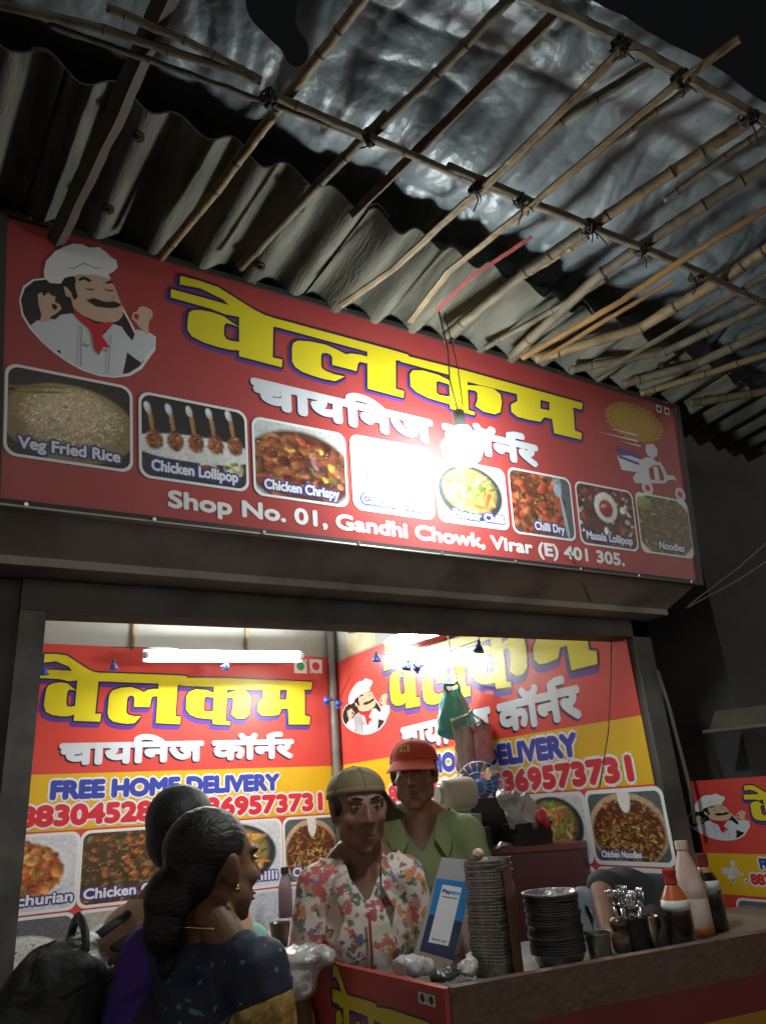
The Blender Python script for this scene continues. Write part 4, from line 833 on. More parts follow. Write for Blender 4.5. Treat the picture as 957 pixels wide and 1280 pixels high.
def person(label, loc, az, H, skin, head_yaw=0, head_pitch=0, head_roll=0, fem=False, arms=None, hk=1., sleeve=.75, shirt=None, shirt_name='shirt', trousers=None, hair=None, group=None, hz_=.928, neck=.848, bw=1., trim=None):
    t = empty('person', loc, label, 'person', group, rz=-R(az))
    arms = arms or {1: ((.150 * H, .0, .635 * H), (.135 * H, .085 * H, .535 * H)), -1: ((-.150 * H, .0, .635 * H), (-.135 * H, .085 * H, .535 * H))}
    hm = Matrix.Translation((0, .012 * H, hz_ * H)) @ Euler((R(head_pitch), R(head_roll), -R(head_yaw)), 'XYZ').to_matrix().to_4x4()
    P = torso(H, 0, fem) + [('c', (0, -.004 * H, .82 * H), (0, .006 * H, (hz_ - .043) * H), .033 * H * (.88 if fem else 1), .031 * H * (.88 if fem else 1))] + head_prims(hm, hk)
    SP = torso(H, .012, fem)[:] if shirt else []
    for s in (1, -1):
        sh = Vector((s * .112 * H, -.006 * H, .797 * H)); el, wr = Vector(arms[s][0]), Vector(arms[s][1])
        P += [('c', sh, el, .031 * H, .025 * H), ('c', el, wr, .025 * H, .0165 * H)] + hand_prims(wr, wr - el, H / 1.7, -s)
        if shirt:
            ca, cb = sh, sh.lerp(el, sleeve); SP += [('c', ca, cb, .036 * H + .010, .030 * H + .014)]
        hp, kn, an = Vector((s * .052 * H, 0, .50 * H)), Vector((s * .058 * H, .012 * H, .275 * H)), Vector((s * .060 * H, -.01 * H, .045 * H))
        P += [('c', hp, kn, .050 * H, .034 * H), ('c', kn, an, .034 * H, .022 * H), ('c', (an.x, an.y, .022 * H), (an.x, an.y + .10 * H, .016 * H), .022 * H, .018 * H)]
    v, f = remesh(P, .0062, 3); v = squeeze(v, H, bw); body = skin_mb(v, f, skin).build('body', t, smooth=True, local=True)
    if shirt:
        v, f = remesh(SP, .0058, 6); v = squeeze(v, H, bw)
        v = [tuple(Vector(p) + Vector((p[0], p[1], 0)).normalized() * (.0065 * (abs(noise.noise((p[0] * 9 + p[2] * 5, p[1] * 9, p[2] * 13 - p[0] * 6))) - .2) + .003 * noise.noise((p[0] * 26, p[1] * 26, p[2] * 20)))) for p in v]
        def cutn(c):      # neck opening: a ring, and a V at the front
            x, y, z = c; r = math.hypot(x, y + .004 * H)
            if z > neck * H and r < .075 * H: return True
            return y > .0 and z > .775 * H and abs(x) < (z - .770 * H) * .62 and r < .11 * H
        fl = [q for q in f if not cutn([sum(v[i][k] for i in q) / len(q) for k in range(3)])]
        v = smooth_edge(v, fl); tr = []
        if trim:          # a border of another cloth at the sleeve ends
            def on_trim(q):
                c = Vector([sum(v[i][k] for i in q) / len(q) for k in range(3)]); c.x /= bw
                for s in (1, -1):
                    a, b = Vector((s * .112 * H, -.006 * H, .797 * H)), Vector(arms[s][0])
                    if c.x * s > .085 * H and (c - a).dot(b - a) / (b - a).length_squared > trim[1]: return True
                return False
            tr = [q for q in fl if on_trim(q)]; ts = set(tr); fl = [q for q in fl if q not in ts]
            v = smooth_edge(v, tr, 20); skin_mb(v, tr, trim[0]).build('sleeve_border', t, smooth=True, local=True)
        skin_mb(v, fl, shirt).build(shirt_name, t, smooth=True, local=True)
    if trousers:
        TP = [('e', (0, 0, .52 * H), (.102 * H, .078 * H, .06 * H))]
        for s in (1, -1): TP += [('c', (s * .052 * H, 0, .50 * H), (s * .058 * H, .012 * H, .275 * H), .058 * H, .044 * H), ('c', (s * .058 * H, .012 * H, .275 * H), (s * .06 * H, -.01 * H, .06 * H), .044 * H, .034 * H)]
        v, f = remesh(TP, .011, 4); skin_mb(v, f, trousers).build('trousers', t, smooth=True, local=True)
    M_eye = mat('eye_white', (.20, .175, .155), rough=.3); M_iris = mat('eye_dark', (.012, .008, .006), rough=.2)
    for s in (1, -1):
        mb = MB(); mb.ell(tuple(Vector((s * .030, .0760, .011)) * hk), tuple(x * hk for x in (.0125, .0105, .0046)), M_eye, hm, 14, 10); eo = mb.build('eye', t, smooth=True, local=True)
        mb = MB(); mb.ell(tuple(Vector((s * .030, .0825, .011)) * hk), tuple(x * hk for x in (.0058, .0048, .0044)), M_iris, hm, 12, 8); mb.build('iris', eo, smooth=True, local=True)
        if hair:
            mb = MB(); mb.tube([hm @ (Vector((s * x, y, z)) * hk) for x, y, z in ((.012, .0885, .029), (.028, .0868, .035), (.042, .0775, .033), (.052, .066, .027))], [.0025 * hk, .0038 * hk, .0032 * hk, .0015 * hk], hair, n=8); mb.build('eyebrow', t, smooth=True, local=True)
    mb = MB(); mb.ell(tuple(Vector((0, .0892, -.0605)) * hk), tuple(x * hk for x in (.019, .0058, .0038)), mat('lip', (.16, .055, .045), rough=.45), hm, 14, 8); mb.ell(tuple(Vector((0, .0872, -.071)) * hk), tuple(x * hk for x in (.016, .0062, .0046)), MATS['lip'], hm, 14, 8); mb.build('lips', t, smooth=True, local=True)
    return t, hm, hk
def hair_cap(t, hm, k, m, prims=None, low=0.):
    def e(c, r): return ('e', hm @ (Vector(c) * k), tuple(x * k for x in r), hm.to_3x3().to_euler())
    P = [e((0, -.028, .042 - low), (.081, .094, .083 - low * .3)), e((0, -.062, .0), (.068, .050, .072))] + [e(*p) for p in (prims or [])]
    v, f = remesh(P, .006, 3); v = [tuple(Vector(p) * (1 + .0012 * noise.noise(Vector(p) * 90))) for p in v]
    return skin_mb(v, f, m).build('hair', t, smooth=True, local=True)
def cap(t, hm, k, m, brim_az, brim_drop, mb_under=None, brim_len=.085, tilt=0.):
    """baseball cap: dome, button, and a curved brim pointing brim_az degrees from the face (clockwise from above)"""
    T = hm @ Matrix.Rotation(R(tilt), 4, 'X'); mb = MB(); n = 28; v = []; f = []
    for i in range(9):
        a = i / 8 * math.pi / 2; r = math.cos(a); z = .048 + .072 * math.sin(a)
        for q in range(n):
            an = 2 * math.pi * q / n; v.append(T @ (Vector((.0865 * r * math.cos(an), -.020 + .1075 * r * math.sin(an), z)) * k))
    for i in range(8):
        for q in range(n): f.append((i * n + q, i * n + (q + 1) % n, (i + 1) * n + (q + 1) % n, (i + 1) * n + q))
    mb.add(v, f, m)
    for q in range(6):
        an = math.pi / 6 + q * math.pi / 3; mb.tube([T @ (Vector((.0870 * math.cos(a) * math.cos(an), -.020 + .1080 * math.cos(a) * math.sin(an), .0485 + .0722 * math.sin(a))) * k) for a in [j / 8 * 1.5 for j in range(9)]], .0011 * k, m, n=5)
    mb.lathe([(.0866, .038), (.0872, .045), (.0864, .054)], m, T @ Matrix.Translation((0, -.020 * k, 0)) @ Matrix.Scale(k, 4), 28, 1, 1.235)
    mb.ell((0, -.020 * k, .121 * k), (.008 * k, .008 * k, .004 * k), m, T, 10, 6)
    o = mb.build('cap', t, smooth=True, local=True)
    bm_ = MB(); v = []; f = []; nu, nv = 18, 6
    for lay in (0, 1):
        for j in range(nv + 1):
            for i in range(nu + 1):
                s_ = -1 + 2 * i / nu; an = R(90 - brim_az) - s_ * R(54); rr = 1 + (brim_len / .09) * (1 - s_ * s_ * .85) ** .7 * j / nv * .98
                x = .0855 * math.cos(an) * rr; y = -.020 + .1065 * math.sin(an) * rr
                z = .047 - brim_drop * .09 * (rr - 1) - .028 * s_ * s_ * (j / nv) - .004 * lay
                v.append(T @ (Vector((x, y, z)) * k))
    L = (nu + 1) * (nv + 1)
    for j in range(nv):
        for i in range(nu):
            q = j * (nu + 1) + i; f += [(q, q + 1, q + nu + 2, q + nu + 1), (L + q, L + q + nu + 1, L + q + nu + 2, L + q + 1)]
    for i in range(nu): q = nv * (nu + 1) + i; f.append((q, q + 1, L + q + 1, L + q))
    bm_.add(v, f, mb_under or m); bm_.build('brim', o, smooth=True, local=True, sharp=60); return o, T
def collar(t, H, m, open_=.05, bw=1.):
    mb = MB()
    for s in (1, -1):
        ring = [(s * .0, -.055 * H, .862 * H), (s * .036 * H, -.036 * H, .862 * H), (s * .047 * H, .006 * H, .852 * H), (s * .036 * H, .040 * H, .832 * H), (s * open_ * .5 * H, .062 * H, .800 * H)]
        out = [(s * .0, -.068 * H, .830 * H), (s * .052 * H, -.046 * H, .830 * H), (s * .072 * H, .004 * H, .820 * H), (s * .066 * H, .050 * H, .797 * H), (s * .050 * H, .076 * H, .762 * H)]
        v = []; 
        for a, b in zip(ring, out): a, b = Vector((a[0] * bw, a[1], a[2])), Vector((b[0] * bw, b[1], b[2])); v += [a, a.lerp(b, .5) + Vector((0, 0, .006)), b, b - Vector((0, 0, .004)), a - Vector((0, 0, .004))]
        f = []
        for i in range(len(ring) - 1):
            for k in range(5): f.append((i * 5 + k, i * 5 + (k + 1) % 5, (i + 1) * 5 + (k + 1) % 5, (i + 1) * 5 + k))
        f += [(0, 1, 2, 3, 4), tuple(len(ring) * 5 - 5 + k for k in range(5))[::-1]]
        mb.add(v, f, m)
    return mb.build('collar', t, smooth=True, local=True, sharp=50)
M_skin = mat('skin_brown', (.20, .098, .058), rough=.55, spec=.4, col2=(.155, .072, .042), ns=30, bump=.12, bs=160)
M_skin2 = mat('skin_tan', (.25, .125, .075), rough=.55, spec=.4, col2=(.205, .098, .058), ns=30, bump=.12, bs=160)
M_skinw = mat('skin_warm_brown', (.19, .088, .045), rough=.55, spec=.4, col2=(.15, .068, .035), ns=30, bump=.12, bs=160)
M_hair = mat('black_hair', (.010, .008, .008), rough=.55, spec=.35, bump=.25, bs=150, stretch=(1.5, 1.5, .2))
M_hairw = mat('combed_black_hair', (.010, .008, .008), rough=.5, spec=.35, bump=.3, bs=60, stretch=(3., .22, 2.2))
def floral():
    m = mat('floral_cloth', (.62, .57, .50), rough=.75, bump=.35, bs=16); nt = m.node_tree; L = nt.links; b = nt.nodes['Principled BSDF']
    tc = nt.nodes.new('ShaderNodeTexCoord'); base = None; col = None
    for sc, th, cols, off in ((9, .42, [(.46, .26, .24), (.62, .57, .50), (.50, .36, .30), (.62, .57, .50), (.55, .47, .34)], 3.1), (19, .40, [(.50, .02, .025), (.66, .20, .03), (.05, .09, .30), (.42, .02, .05), (.62, .57, .50), (.52, .03, .03), (.52, .16, .18)], 0), (27, .36, [(.04, .10, .05), (.62, .57, .5), (.05, .10, .28), (.55, .12, .03), (.62, .57, .5), (.10, .14, .05), (.35, .02, .04)], 7.3)):
        mp = nt.nodes.new('ShaderNodeMapping'); mp.inputs['Location'].default_value = (off, off * .7, off * .3); mp.inputs['Scale'].default_value = (1.45, 1.45, 1.45); L.new(tc.outputs['Object'], mp.inputs[0])
        nz = nt.nodes.new('ShaderNodeTexNoise'); nz.inputs['Scale'].default_value = 38; L.new(mp.outputs[0], nz.inputs[0])
        mx = nt.nodes.new('ShaderNodeMix'); mx.data_type = 'VECTOR'; mx.inputs[0].default_value = .06; L.new(mp.outputs[0], mx.inputs[4]); L.new(nz.outputs['Color'], mx.inputs[5])
        vo = nt.nodes.new('ShaderNodeTexVoronoi'); vo.inputs['Scale'].default_value = sc; L.new(mx.outputs[1], vo.inputs['Vector'])
        sp = nt.nodes.new('ShaderNodeSeparateColor'); L.new(vo.outputs['Color'], sp.inputs[0])
        rp = nt.nodes.new('ShaderNodeValToRGB'); rp.color_ramp.interpolation = 'CONSTANT'
        while len(rp.color_ramp.elements) < len(cols): rp.color_ramp.elements.new(.5)
        for i, c in enumerate([tuple(x * .8 + .2 * y for x, y in zip(c_, (.42, .38, .33))) for c_ in cols]): rp.color_ramp.elements[i].position = i / len(cols); rp.color_ramp.elements[i].color = (*c, 1)
        L.new(sp.outputs[0], rp.inputs[0])
        lt = nt.nodes.new('ShaderNodeMapRange'); lt.inputs[1].default_value = th; lt.inputs[2].default_value = th + .05; lt.inputs[3].default_value = 1; lt.inputs[4].default_value = 0; L.new(vo.outputs['Distance'], lt.inputs[0])
        mc = nt.nodes.new('ShaderNodeMix'); mc.data_type = 'RGBA'; L.new(lt.outputs[0], mc.inputs[0])
        if col is None: mc.inputs[6].default_value = (.62, .57, .50, 1)
        else: L.new(col, mc.inputs[6])
        L.new(rp.outputs[0], mc.inputs[7]); col = mc.outputs[2]
    L.new(col, b.inputs['Base Color']); return m
def cloth(name, c, c2=None, bump=.4, bs=9, rough=.8): return mat(name, c, rough=rough, col2=c2 or tuple(x * .8 for x in c), ns=5, bump=bump, bs=bs)
M_jeans = cloth('dark_jeans', (.05, .06, .085))
FL = .03
# --- man in the floral shirt
p = onY(447, 1012, 2.1); Hh = (p.z - FL) / .928
t, hm, hk = person('man in a white floral shirt and an olive cap turned sideways', (p.x, p.y, FL), 200, Hh, M_skin, head_yaw=-8, head_pitch=-3, hk=1.02, shirt=floral(), trousers=M_jeans, hair=M_hair, bw=.80)
hair_cap(t, hm, hk, M_hair, None, .022)
cap(t, hm, hk, cloth('olive_cap_cloth', (.17, .125, .06), (.13, .095, .045)), -128, .75, cloth('cap_underside', (.06, .042, .03)), .10, 8)
collar(t, Hh, floral(), .06, .9)
mb = MB(); mb.tube([(0.003, .0655 * Hh + .022, .76 * Hh), (.003, .070 * Hh + .020, .70 * Hh), (.003, .066 * Hh + .019, .62 * Hh), (.003, .072 * Hh + .018, .54 * Hh)], .004, mat('placket_red', (.25, .03, .025), rough=.8), n=6); mb.build('placket', t, smooth=True, local=True)
# --- man in the green shirt
p = onY(517, 968, 2.4); Hg = (p.z - FL) / .928
M_olive = cloth('olive_green_cloth', (.215, .26, .115), (.185, .225, .10))
t, hm, hk = person('man in a green collared shirt and a red cap, standing at the back', (p.x, p.y, FL), 208, Hg, M_skin2, head_yaw=10, head_pitch=-2, hk=1.03, shirt=M_olive, sleeve=1.05, trousers=M_jeans, hair=M_hair, bw=.92)
hair_cap(t, hm, hk, M_hair, None, .022); M_redcap = cloth('red_cap_cloth', (.62, .075, .03), (.55, .06, .025), bump=.1)
co, T = cap(t, hm, hk, M_redcap, 0, .42, M_redcap, .075, 1)
lg = MB()
for k in range(3):
    a = R(66 + 10 * k); hgt = .014 + .006 * (2 - abs(k - 1) * .8)
    def CP(an, el): r = math.cos(el) * 1.012; return T @ (Vector((.0865 * r * math.cos(an), -.020 + .1075 * r * math.sin(an), .048 + .073 * math.sin(el))) * hk)
    lg.add([CP(a + .06, .36), CP(a - .05, .36), CP(a - .10, .36 + hgt * 16), CP(a + .0, .36 + hgt * 17)], [(0, 1, 2, 3)], mat('cap_mark', (.75, .50, .15), rough=.7))
lg.build('cap_mark', co, local=True)
collar(t, Hg, M_olive, .055)
M_btn = mat('button', (.6, .6, .55), rough=.4); mb = MB(); mb.tube([(0, .062 * Hg + .021, .75 * Hg), (0, .0685 * Hg + .0205, .70 * Hg), (0, .064 * Hg + .019, .62 * Hg), (0, .072 * Hg + .018, .54 * Hg)], .003, cloth('olive_seam', (.13, .17, .055)), n=6); mb.build('placket', t, smooth=True, local=True)
for z, y in ((.745, .0635), (.70, .0695), (.65, .0665), (.60, .0655)): MB().ell((.008, y * Hg + .0235, z * Hg), (.0045, .002, .0045), M_btn).build('button', t, smooth=True, local=True)
# --- woman in front
p = onY(262, 1086, 1.60); Hw = p.z / .914
M_navy = mat('navy_blouse', (.010, .014, .040), rough=.7, col2=(.05, .20, .20), ns=46, detail=1, lo=.66, hi=.68, bump=.4, bs=12); M_goldc = mat('gold_brocade', (.45, .29, .08), rough=.42, metal=.35, col2=(.28, .17, .04), ns=40, bump=.3, bs=50)
M_purple = cloth('purple_saree', (.075, .022, .27), (.05, .016, .19)); M_saree = cloth('dark_saree', (.014, .012, .020), (.022, .018, .03))
t, hm, hk = person('woman with black hair in a low bun, seen from behind in a dark saree', (p.x, p.y, 0), 62, Hw, M_skinw, head_yaw=14, head_pitch=0, fem=True, hk=.94, shirt=M_navy, shirt_name='blouse', sleeve=.34, trim=(M_goldc, .16), trousers=None, hair=M_hair, hz_=.914, neck=.835, bw=.80)
hair_cap(t, hm, hk, M_hairw, [((0, -.112, -.045), (.050, .050, .060)), ((0, -.122, -.092), (.042, .040, .058)), ((-.01, -.102, -.15), (.026, .024, .050))])
v, f = remesh([('e', (0, -.01 * Hw, .60 * Hw), (.112 * Hw, .092 * Hw, .13 * Hw)), ('c', (-.088 * Hw, -.012 * Hw, .808 * Hw), (-.075 * Hw, -.075 * Hw, .58 * Hw), .046 * Hw, .060 * Hw), ('c', (-.088 * Hw, .0, .808 * Hw), (.03 * Hw, .055 * Hw, .62 * Hw), .046 * Hw, .055 * Hw), ('c', (-.05 * Hw, -.045 * Hw, .74 * Hw), (.03 * Hw, -.055 * Hw, .60 * Hw), .05 * Hw, .06 * Hw), ('c', (0, 0, .52 * Hw), (0, .01 * Hw, .06 * Hw), .105 * Hw, .15 * Hw)], .010, 5)
mb = MB(); k0, k1 = [], []
for q in f:
    c = Vector((sum(v[i][0] for i in q), sum(v[i][1] for i in q), sum(v[i][2] for i in q))) / len(q)
    (k0 if c.x < -.035 * Hw - .35 * (.80 * Hw - c.z) * .35 and c.z > .45 * Hw else k1).append(q)
mb.add(v, k1, M_saree); mb.build('saree', t, smooth=True, local=True)
mb = MB(); mb.add(v, k0, M_purple); mb.build('saree_end', t, smooth=True, local=True)
M_gold2 = mat('gold', (.70, .45, .12), rough=.25, metal=1)
MB().tube([(.048 * Hw * math.cos(a), -.006 * Hw + .046 * Hw * math.sin(a), .842 * Hw + .012 * Hw * math.sin(a) * -1) for a in [k * math.pi / 14 for k in range(29)]], .0022, M_gold2, n=6, caps=False).build('necklace', t, smooth=True, local=True)
for s in (1, -1): MB().ell(tuple(Vector((s * .082, .0, -.040)) * hk), (.005, .005, .008), M_gold2, hm, 10, 8).build('earring', t, smooth=True, local=True)
# --- man with the backpack, mostly hidden
p = onY(224, 1046, 2.0); Hm = p.z / .928
M_salmon = cloth('salmon_cloth', (.80, .52, .39), (.74, .46, .34))
t, hm, hk = person('man in a salmon shirt with short black hair, mostly hidden behind the woman', (p.x - .01, p.y - .05, 0), 42, Hm, M_skin, fem=False, hk=.98, bw=.76, arms={1: ((.125 * Hm, .02 * Hm, .635 * Hm), (.12 * Hm, .085 * Hm, .535 * Hm)), -1: ((-.235 * Hm, -.03 * Hm, .655 * Hm), (-.16 * Hm, .07 * Hm, .56 * Hm))}, shirt=M_salmon, sleeve=1.0, trousers=M_jeans, hair=M_hair)
hair_cap(t, hm, hk, M_hair)
manp = Vector((p.x - .01, p.y - .05, 0))
# --- customer in a teal shirt: only a shoulder shows
p = onY(270, 1090, 2.36); Ht = p.z / .928
M_teal = cloth('teal_cloth', (.22, .50, .44), (.18, .43, .38))
t, hm, hk = person('customer in a pale teal shirt, only a shoulder showing beside the woman', (p.x, p.y, 0), 70, Ht, M_skin, hk=.92, shirt=M_teal, sleeve=.9, trousers=M_jeans, hair=M_hair); hair_cap(t, hm, hk, M_hair)
# --- man bending behind the counter
sh = onY(772, 1112, 1.84); el = onY(752, 1112, 1.76); wr = onY(764, 1176, 1.66); tp_ = onY(815, 1100, 1.80); hp = Vector((2.10, 1.80, 1.02))
t = empty('person', (2.02, 1.8, FL), 'man in a dark shirt bending down behind the cups, one bare arm showing', 'person')
hd = Vector((1.80, 1.66, 1.03)); hmB = Matrix.Translation(hd) @ Euler((R(-70), 0, R(150)), 'XYZ').to_matrix().to_4x4()
P = [('c', sh + Vector((.02, 0, -.05)), hp, .10, .105), ('e', tp_ + Vector((0, 0, -.10)), (.13, .12, .105)), ('c', sh + Vector((.04, .0, -.03)), el, .046, .036), ('c', el, wr, .036, .024), ('c', sh + Vector((.03, -.04, -.08)), hd, .055, .05)] + hand_prims(wr, (wr - el) * 1 + Vector((0, -.02, 0)), .95, 1) + head_prims(hmB, .97)
sh2 = sh + Vector((.06, .08, -.10)); P += [('c', sh2, sh2 + Vector((-.08, -.06, -.15)), .042, .034), ('c', sh2 + Vector((-.08, -.06, -.15)), sh2 + Vector((-.10, -.22, -.17)), .034, .024)] + hand_prims(sh2 + Vector((-.10, -.22, -.17)), (0, -1, 0), .95, -1)
for s in (-1, 1):
    h0 = hp + Vector((.0, s * .075, -.06)); kn = Vector((2.0, 1.8 + s * .085, .52)); an = Vector((2.05, 1.8 + s * .09, .09))
    P += [('c', h0, kn, .080, .055), ('c', kn, an, .055, .038), ('c', (an.x, an.y, .065), (an.x - .14, an.y, .058), .034, .028)]
v, f = remesh(P, .0065, 3); skin_mb(v, f, M_skin2).build('body', t, smooth=True)
v, f = remesh([('c', sh + Vector((.02, 0, -.05)), hp, .115, .118), ('e', tp_ + Vector((0, 0, -.10)), (.142, .13, .117)), ('c', sh + Vector((.04, 0, -.03)), el.lerp(sh, .12) + Vector((0, 0, .004)), .064, .052), ('c', sh2, sh2 + Vector((-.06, -.045, -.11)), .058, .05)], .008, 5)
skin_mb(v, f, cloth('charcoal_cloth', (.011, .013, .016), (.018, .021, .024), bump=.5)).build('shirt', t, smooth=True)
TP = []
for s in (-1, 1): h0 = hp + Vector((.0, s * .075, -.06)); kn = Vector((2.0, 1.8 + s * .085, .52)); an = Vector((2.05, 1.8 + s * .09, .12)); TP += [('c', h0, kn, .098, .066), ('c', kn, an, .066, .052)]
v, f = remesh(TP, .011, 4); skin_mb(v, f, M_jeans).build('trousers', t, smooth=True)
v, f = remesh([('e', hmB @ Vector((0, -.028, .042)), (.080, .094, .083), hmB.to_3x3().to_euler()), ('e', hmB @ Vector((0, -.062, 0)), (.068, .05, .07), hmB.to_3x3().to_euler())], .007, 3); skin_mb(v, f, M_hair).build('hair', t, smooth=True)
# --- backpack on the man's back
M_nyl = mat('black_nylon', (.022, .023, .023), rough=.55, spec=.4, col2=(.040, .041, .040), ns=6, bump=.9, bs=14)
fw = Vector((math.sin(R(85)), math.cos(R(85)), 0)); rt_ = Vector((math.cos(R(85)), -math.sin(R(85)), 0)); bc = manp - fw * .305 + rt_ * .11; rz = -R(85)
t = empty('backpack', (bc.x, bc.y, .78), 'bulging black backpack with a loop handle, on the salmon shirted man', 'backpack')
zt = onY(112, 1150, bc.y).z
v, f = remesh([('e', bc + Vector((0, 0, zt - .23)), (.150, .11, .20), (0, 0, rz)), ('e', bc + Vector((0, 0, zt - .36)), (.165, .125, .2), (0, 0, rz)), ('e', bc - fw * .07 + Vector((0, 0, zt - .36)), (.12, .08, .13), (0, 0, rz)), ('e', bc + fw * .04 + Vector((0, 0, zt - .1)), (.12, .06, .07), (.2, 0, rz))], .010, 4)
v = [tuple(Vector(p) + Vector((1, 1, .6)) * (.016 * noise.noise(Vector(p) * 9) + .022 * (1 - 2 * abs(noise.noise(Vector((p[0] * 9 + p[2] * 6, p[1] * 9, p[2] * 15))))) ** 3)) for p in v]; skin_mb(v, f, M_nyl).build('bag_body', t, smooth=True)
tp = bc + fw * .05 + Vector((0, 0, zt - .055)); MB().tube([tp + rt_ * .062 * math.cos(a) + Vector((0, 0, .06 * math.sin(a))) for a in [k * math.pi / 10 for k in range(11)]], .013, M_nyl, n=10, squash=.6).build('handle', t, smooth=True)
for s in (1, -1):
    MB().tube([bc + fw * .10 + rt_ * s * .085 + Vector((0, 0, zt - .05)), manp + rt_ * s * .10 + Vector((0, 0, .855 * Hm)), manp + fw * .115 + rt_ * s * .10 + Vector((0, 0, .76 * Hm)), manp + fw * .09 + rt_ * s * .13 + Vector((0, 0, .65 * Hm)), bc + fw * .10 + rt_ * s * .13 + Vector((0, 0, zt - .42))], .016, M_nyl, n=8, squash=.5).build('strap', t, smooth=True)
for k in (0, 1):
    MB().tube([bc - fw * (.115 - .0 * k) + rt_ * x + Vector((0, 0, zt - .17 - .16 * k - .02 * x * x * 40)) for x in (-.1, -.05, 0, .05, .1)], .006, mat('zip_black', (.05, .05, .05), rough=.4), n=6).build('zip', t, smooth=True)
# ================================================================== counter
ZC = 1.10
Pc, Pl, Pr = onZ(556, 1237, ZC), onZ(368, 1194, ZC), onZ(957, 1165, ZC)
dx = (Pr - Pc).normalized(); Pr = Pc + dx * ((2.405 - Pc.x) / dx.x); dl = (Pl - Pc).normalized()
inn = Vector((-dx.y, dx.x, 0));  inn = inn if inn.y > 0 else -inn          # into the booth
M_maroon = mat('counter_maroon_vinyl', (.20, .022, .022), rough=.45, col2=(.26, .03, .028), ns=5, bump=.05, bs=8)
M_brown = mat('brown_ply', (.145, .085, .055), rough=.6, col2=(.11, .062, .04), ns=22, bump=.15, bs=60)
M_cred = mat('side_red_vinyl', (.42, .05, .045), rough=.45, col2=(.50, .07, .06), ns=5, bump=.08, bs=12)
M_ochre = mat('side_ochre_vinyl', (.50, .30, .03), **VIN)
ctr = empty('serving_counter', (Pc.x, Pc.y, 0), 'food stall counter with a brown front rail and a red printed side panel', 'counter')
def slab(name, a, b, z0, z1, th, m, side, parent=ctr):
    n = side.normalized() * th; return MB().hexa([Vector((a.x, a.y, z0)), Vector((b.x, b.y, z0)), Vector((b.x, b.y, z0)) + n, Vector((a.x, a.y, z0)) + n, Vector((a.x, a.y, z1)), Vector((b.x, b.y, z1)), Vector((b.x, b.y, z1)) + n, Vector((a.x, a.y, z1)) + n], m).build(name, parent)
slab('front_rail', Pc + dx * .012, Pr, ZC - .088, ZC, .03, M_brown, inn)
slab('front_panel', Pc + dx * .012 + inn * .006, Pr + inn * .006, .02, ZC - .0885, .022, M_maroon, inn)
rgt = Vector((1, 0, 0))
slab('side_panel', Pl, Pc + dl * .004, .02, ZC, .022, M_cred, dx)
a, b, c, d = Pc + dl * .03 + dx * .024 + inn * .031, Pr + inn * .031, Pr + inn * .50, Pc + dl * .50 + dx * .03
def hz(p, z): return Vector((p.x, p.y, z))
MB().hexa([hz(p, 1.045) for p in (a, b, c, d)] + [hz(p, 1.07) for p in (a, b, c, d)], mat('counter_top', (.22, .20, .18), rough=.35, metal=.3, col2=(.30, .28, .26), ns=6)).build('counter_top', ctr)
slab('end_strip', Pl + dl * .012, Pl + dl * .014 + Vector((.10, -.0, 0)), .02, ZC - .02, .012, mat('strip_lilac', (.52, .40, .48), rough=.5, col2=(.38, .20, .24), ns=18), dl)
# lettering on the side panel and on the front
SB = Board(tuple(hz(Pl, .2)), tuple(hz(Pc, .2)), tuple(hz(Pl, ZC)))
lo = SB.px(413, 1233); hi = SB.px(540, 1263)
v1 = (SB.px(430, 1237)[1] + SB.px(520, 1258)[1]) / 2; hh = .19
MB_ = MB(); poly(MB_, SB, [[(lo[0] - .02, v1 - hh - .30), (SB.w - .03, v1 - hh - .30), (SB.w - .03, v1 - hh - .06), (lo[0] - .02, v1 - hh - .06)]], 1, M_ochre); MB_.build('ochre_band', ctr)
title(SB, ctr, lambda p, q: (lo[0] + .02 + p * (SB.w - lo[0] - .09), v1 - hh + q * hh * .93), .006, 2, (-.004, -.007), mt=M_letyel)
def sq2(c, r): return [(c[0] - r * 1.3, c[1] - r), (c[0] + r * 1.3, c[1] - r), (c[0] + r * 1.3, c[1] + r), (c[0] - r * 1.3, c[1] + r)]
veg_marks(SB, ctr, [(sq2(SB.px(528, 1248), .011), M_black), (sq2(SB.px(539, 1251), .011), M_black)], 3)
FB = Board(tuple(hz(Pc + dx * .014 + inn * .004, .2)), tuple(hz(Pr + inn * .004, .2)), tuple(hz(Pc + dx * .014 + inn * .004, ZC)))
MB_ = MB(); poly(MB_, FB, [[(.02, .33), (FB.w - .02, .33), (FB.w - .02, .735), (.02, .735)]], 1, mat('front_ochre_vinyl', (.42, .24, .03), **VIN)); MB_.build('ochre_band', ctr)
title(FB, ctr, lambda p, q: (.30 + p * .95, .40 + q * .24), .010, 2, (-.006, -.010), mt=M_letyel)
# ================================================================== things on the counter
def top(x, y): return onZ(x, y, 1.071)
def lie(M_, pts): return [M_ @ Vector(p) for p in pts]
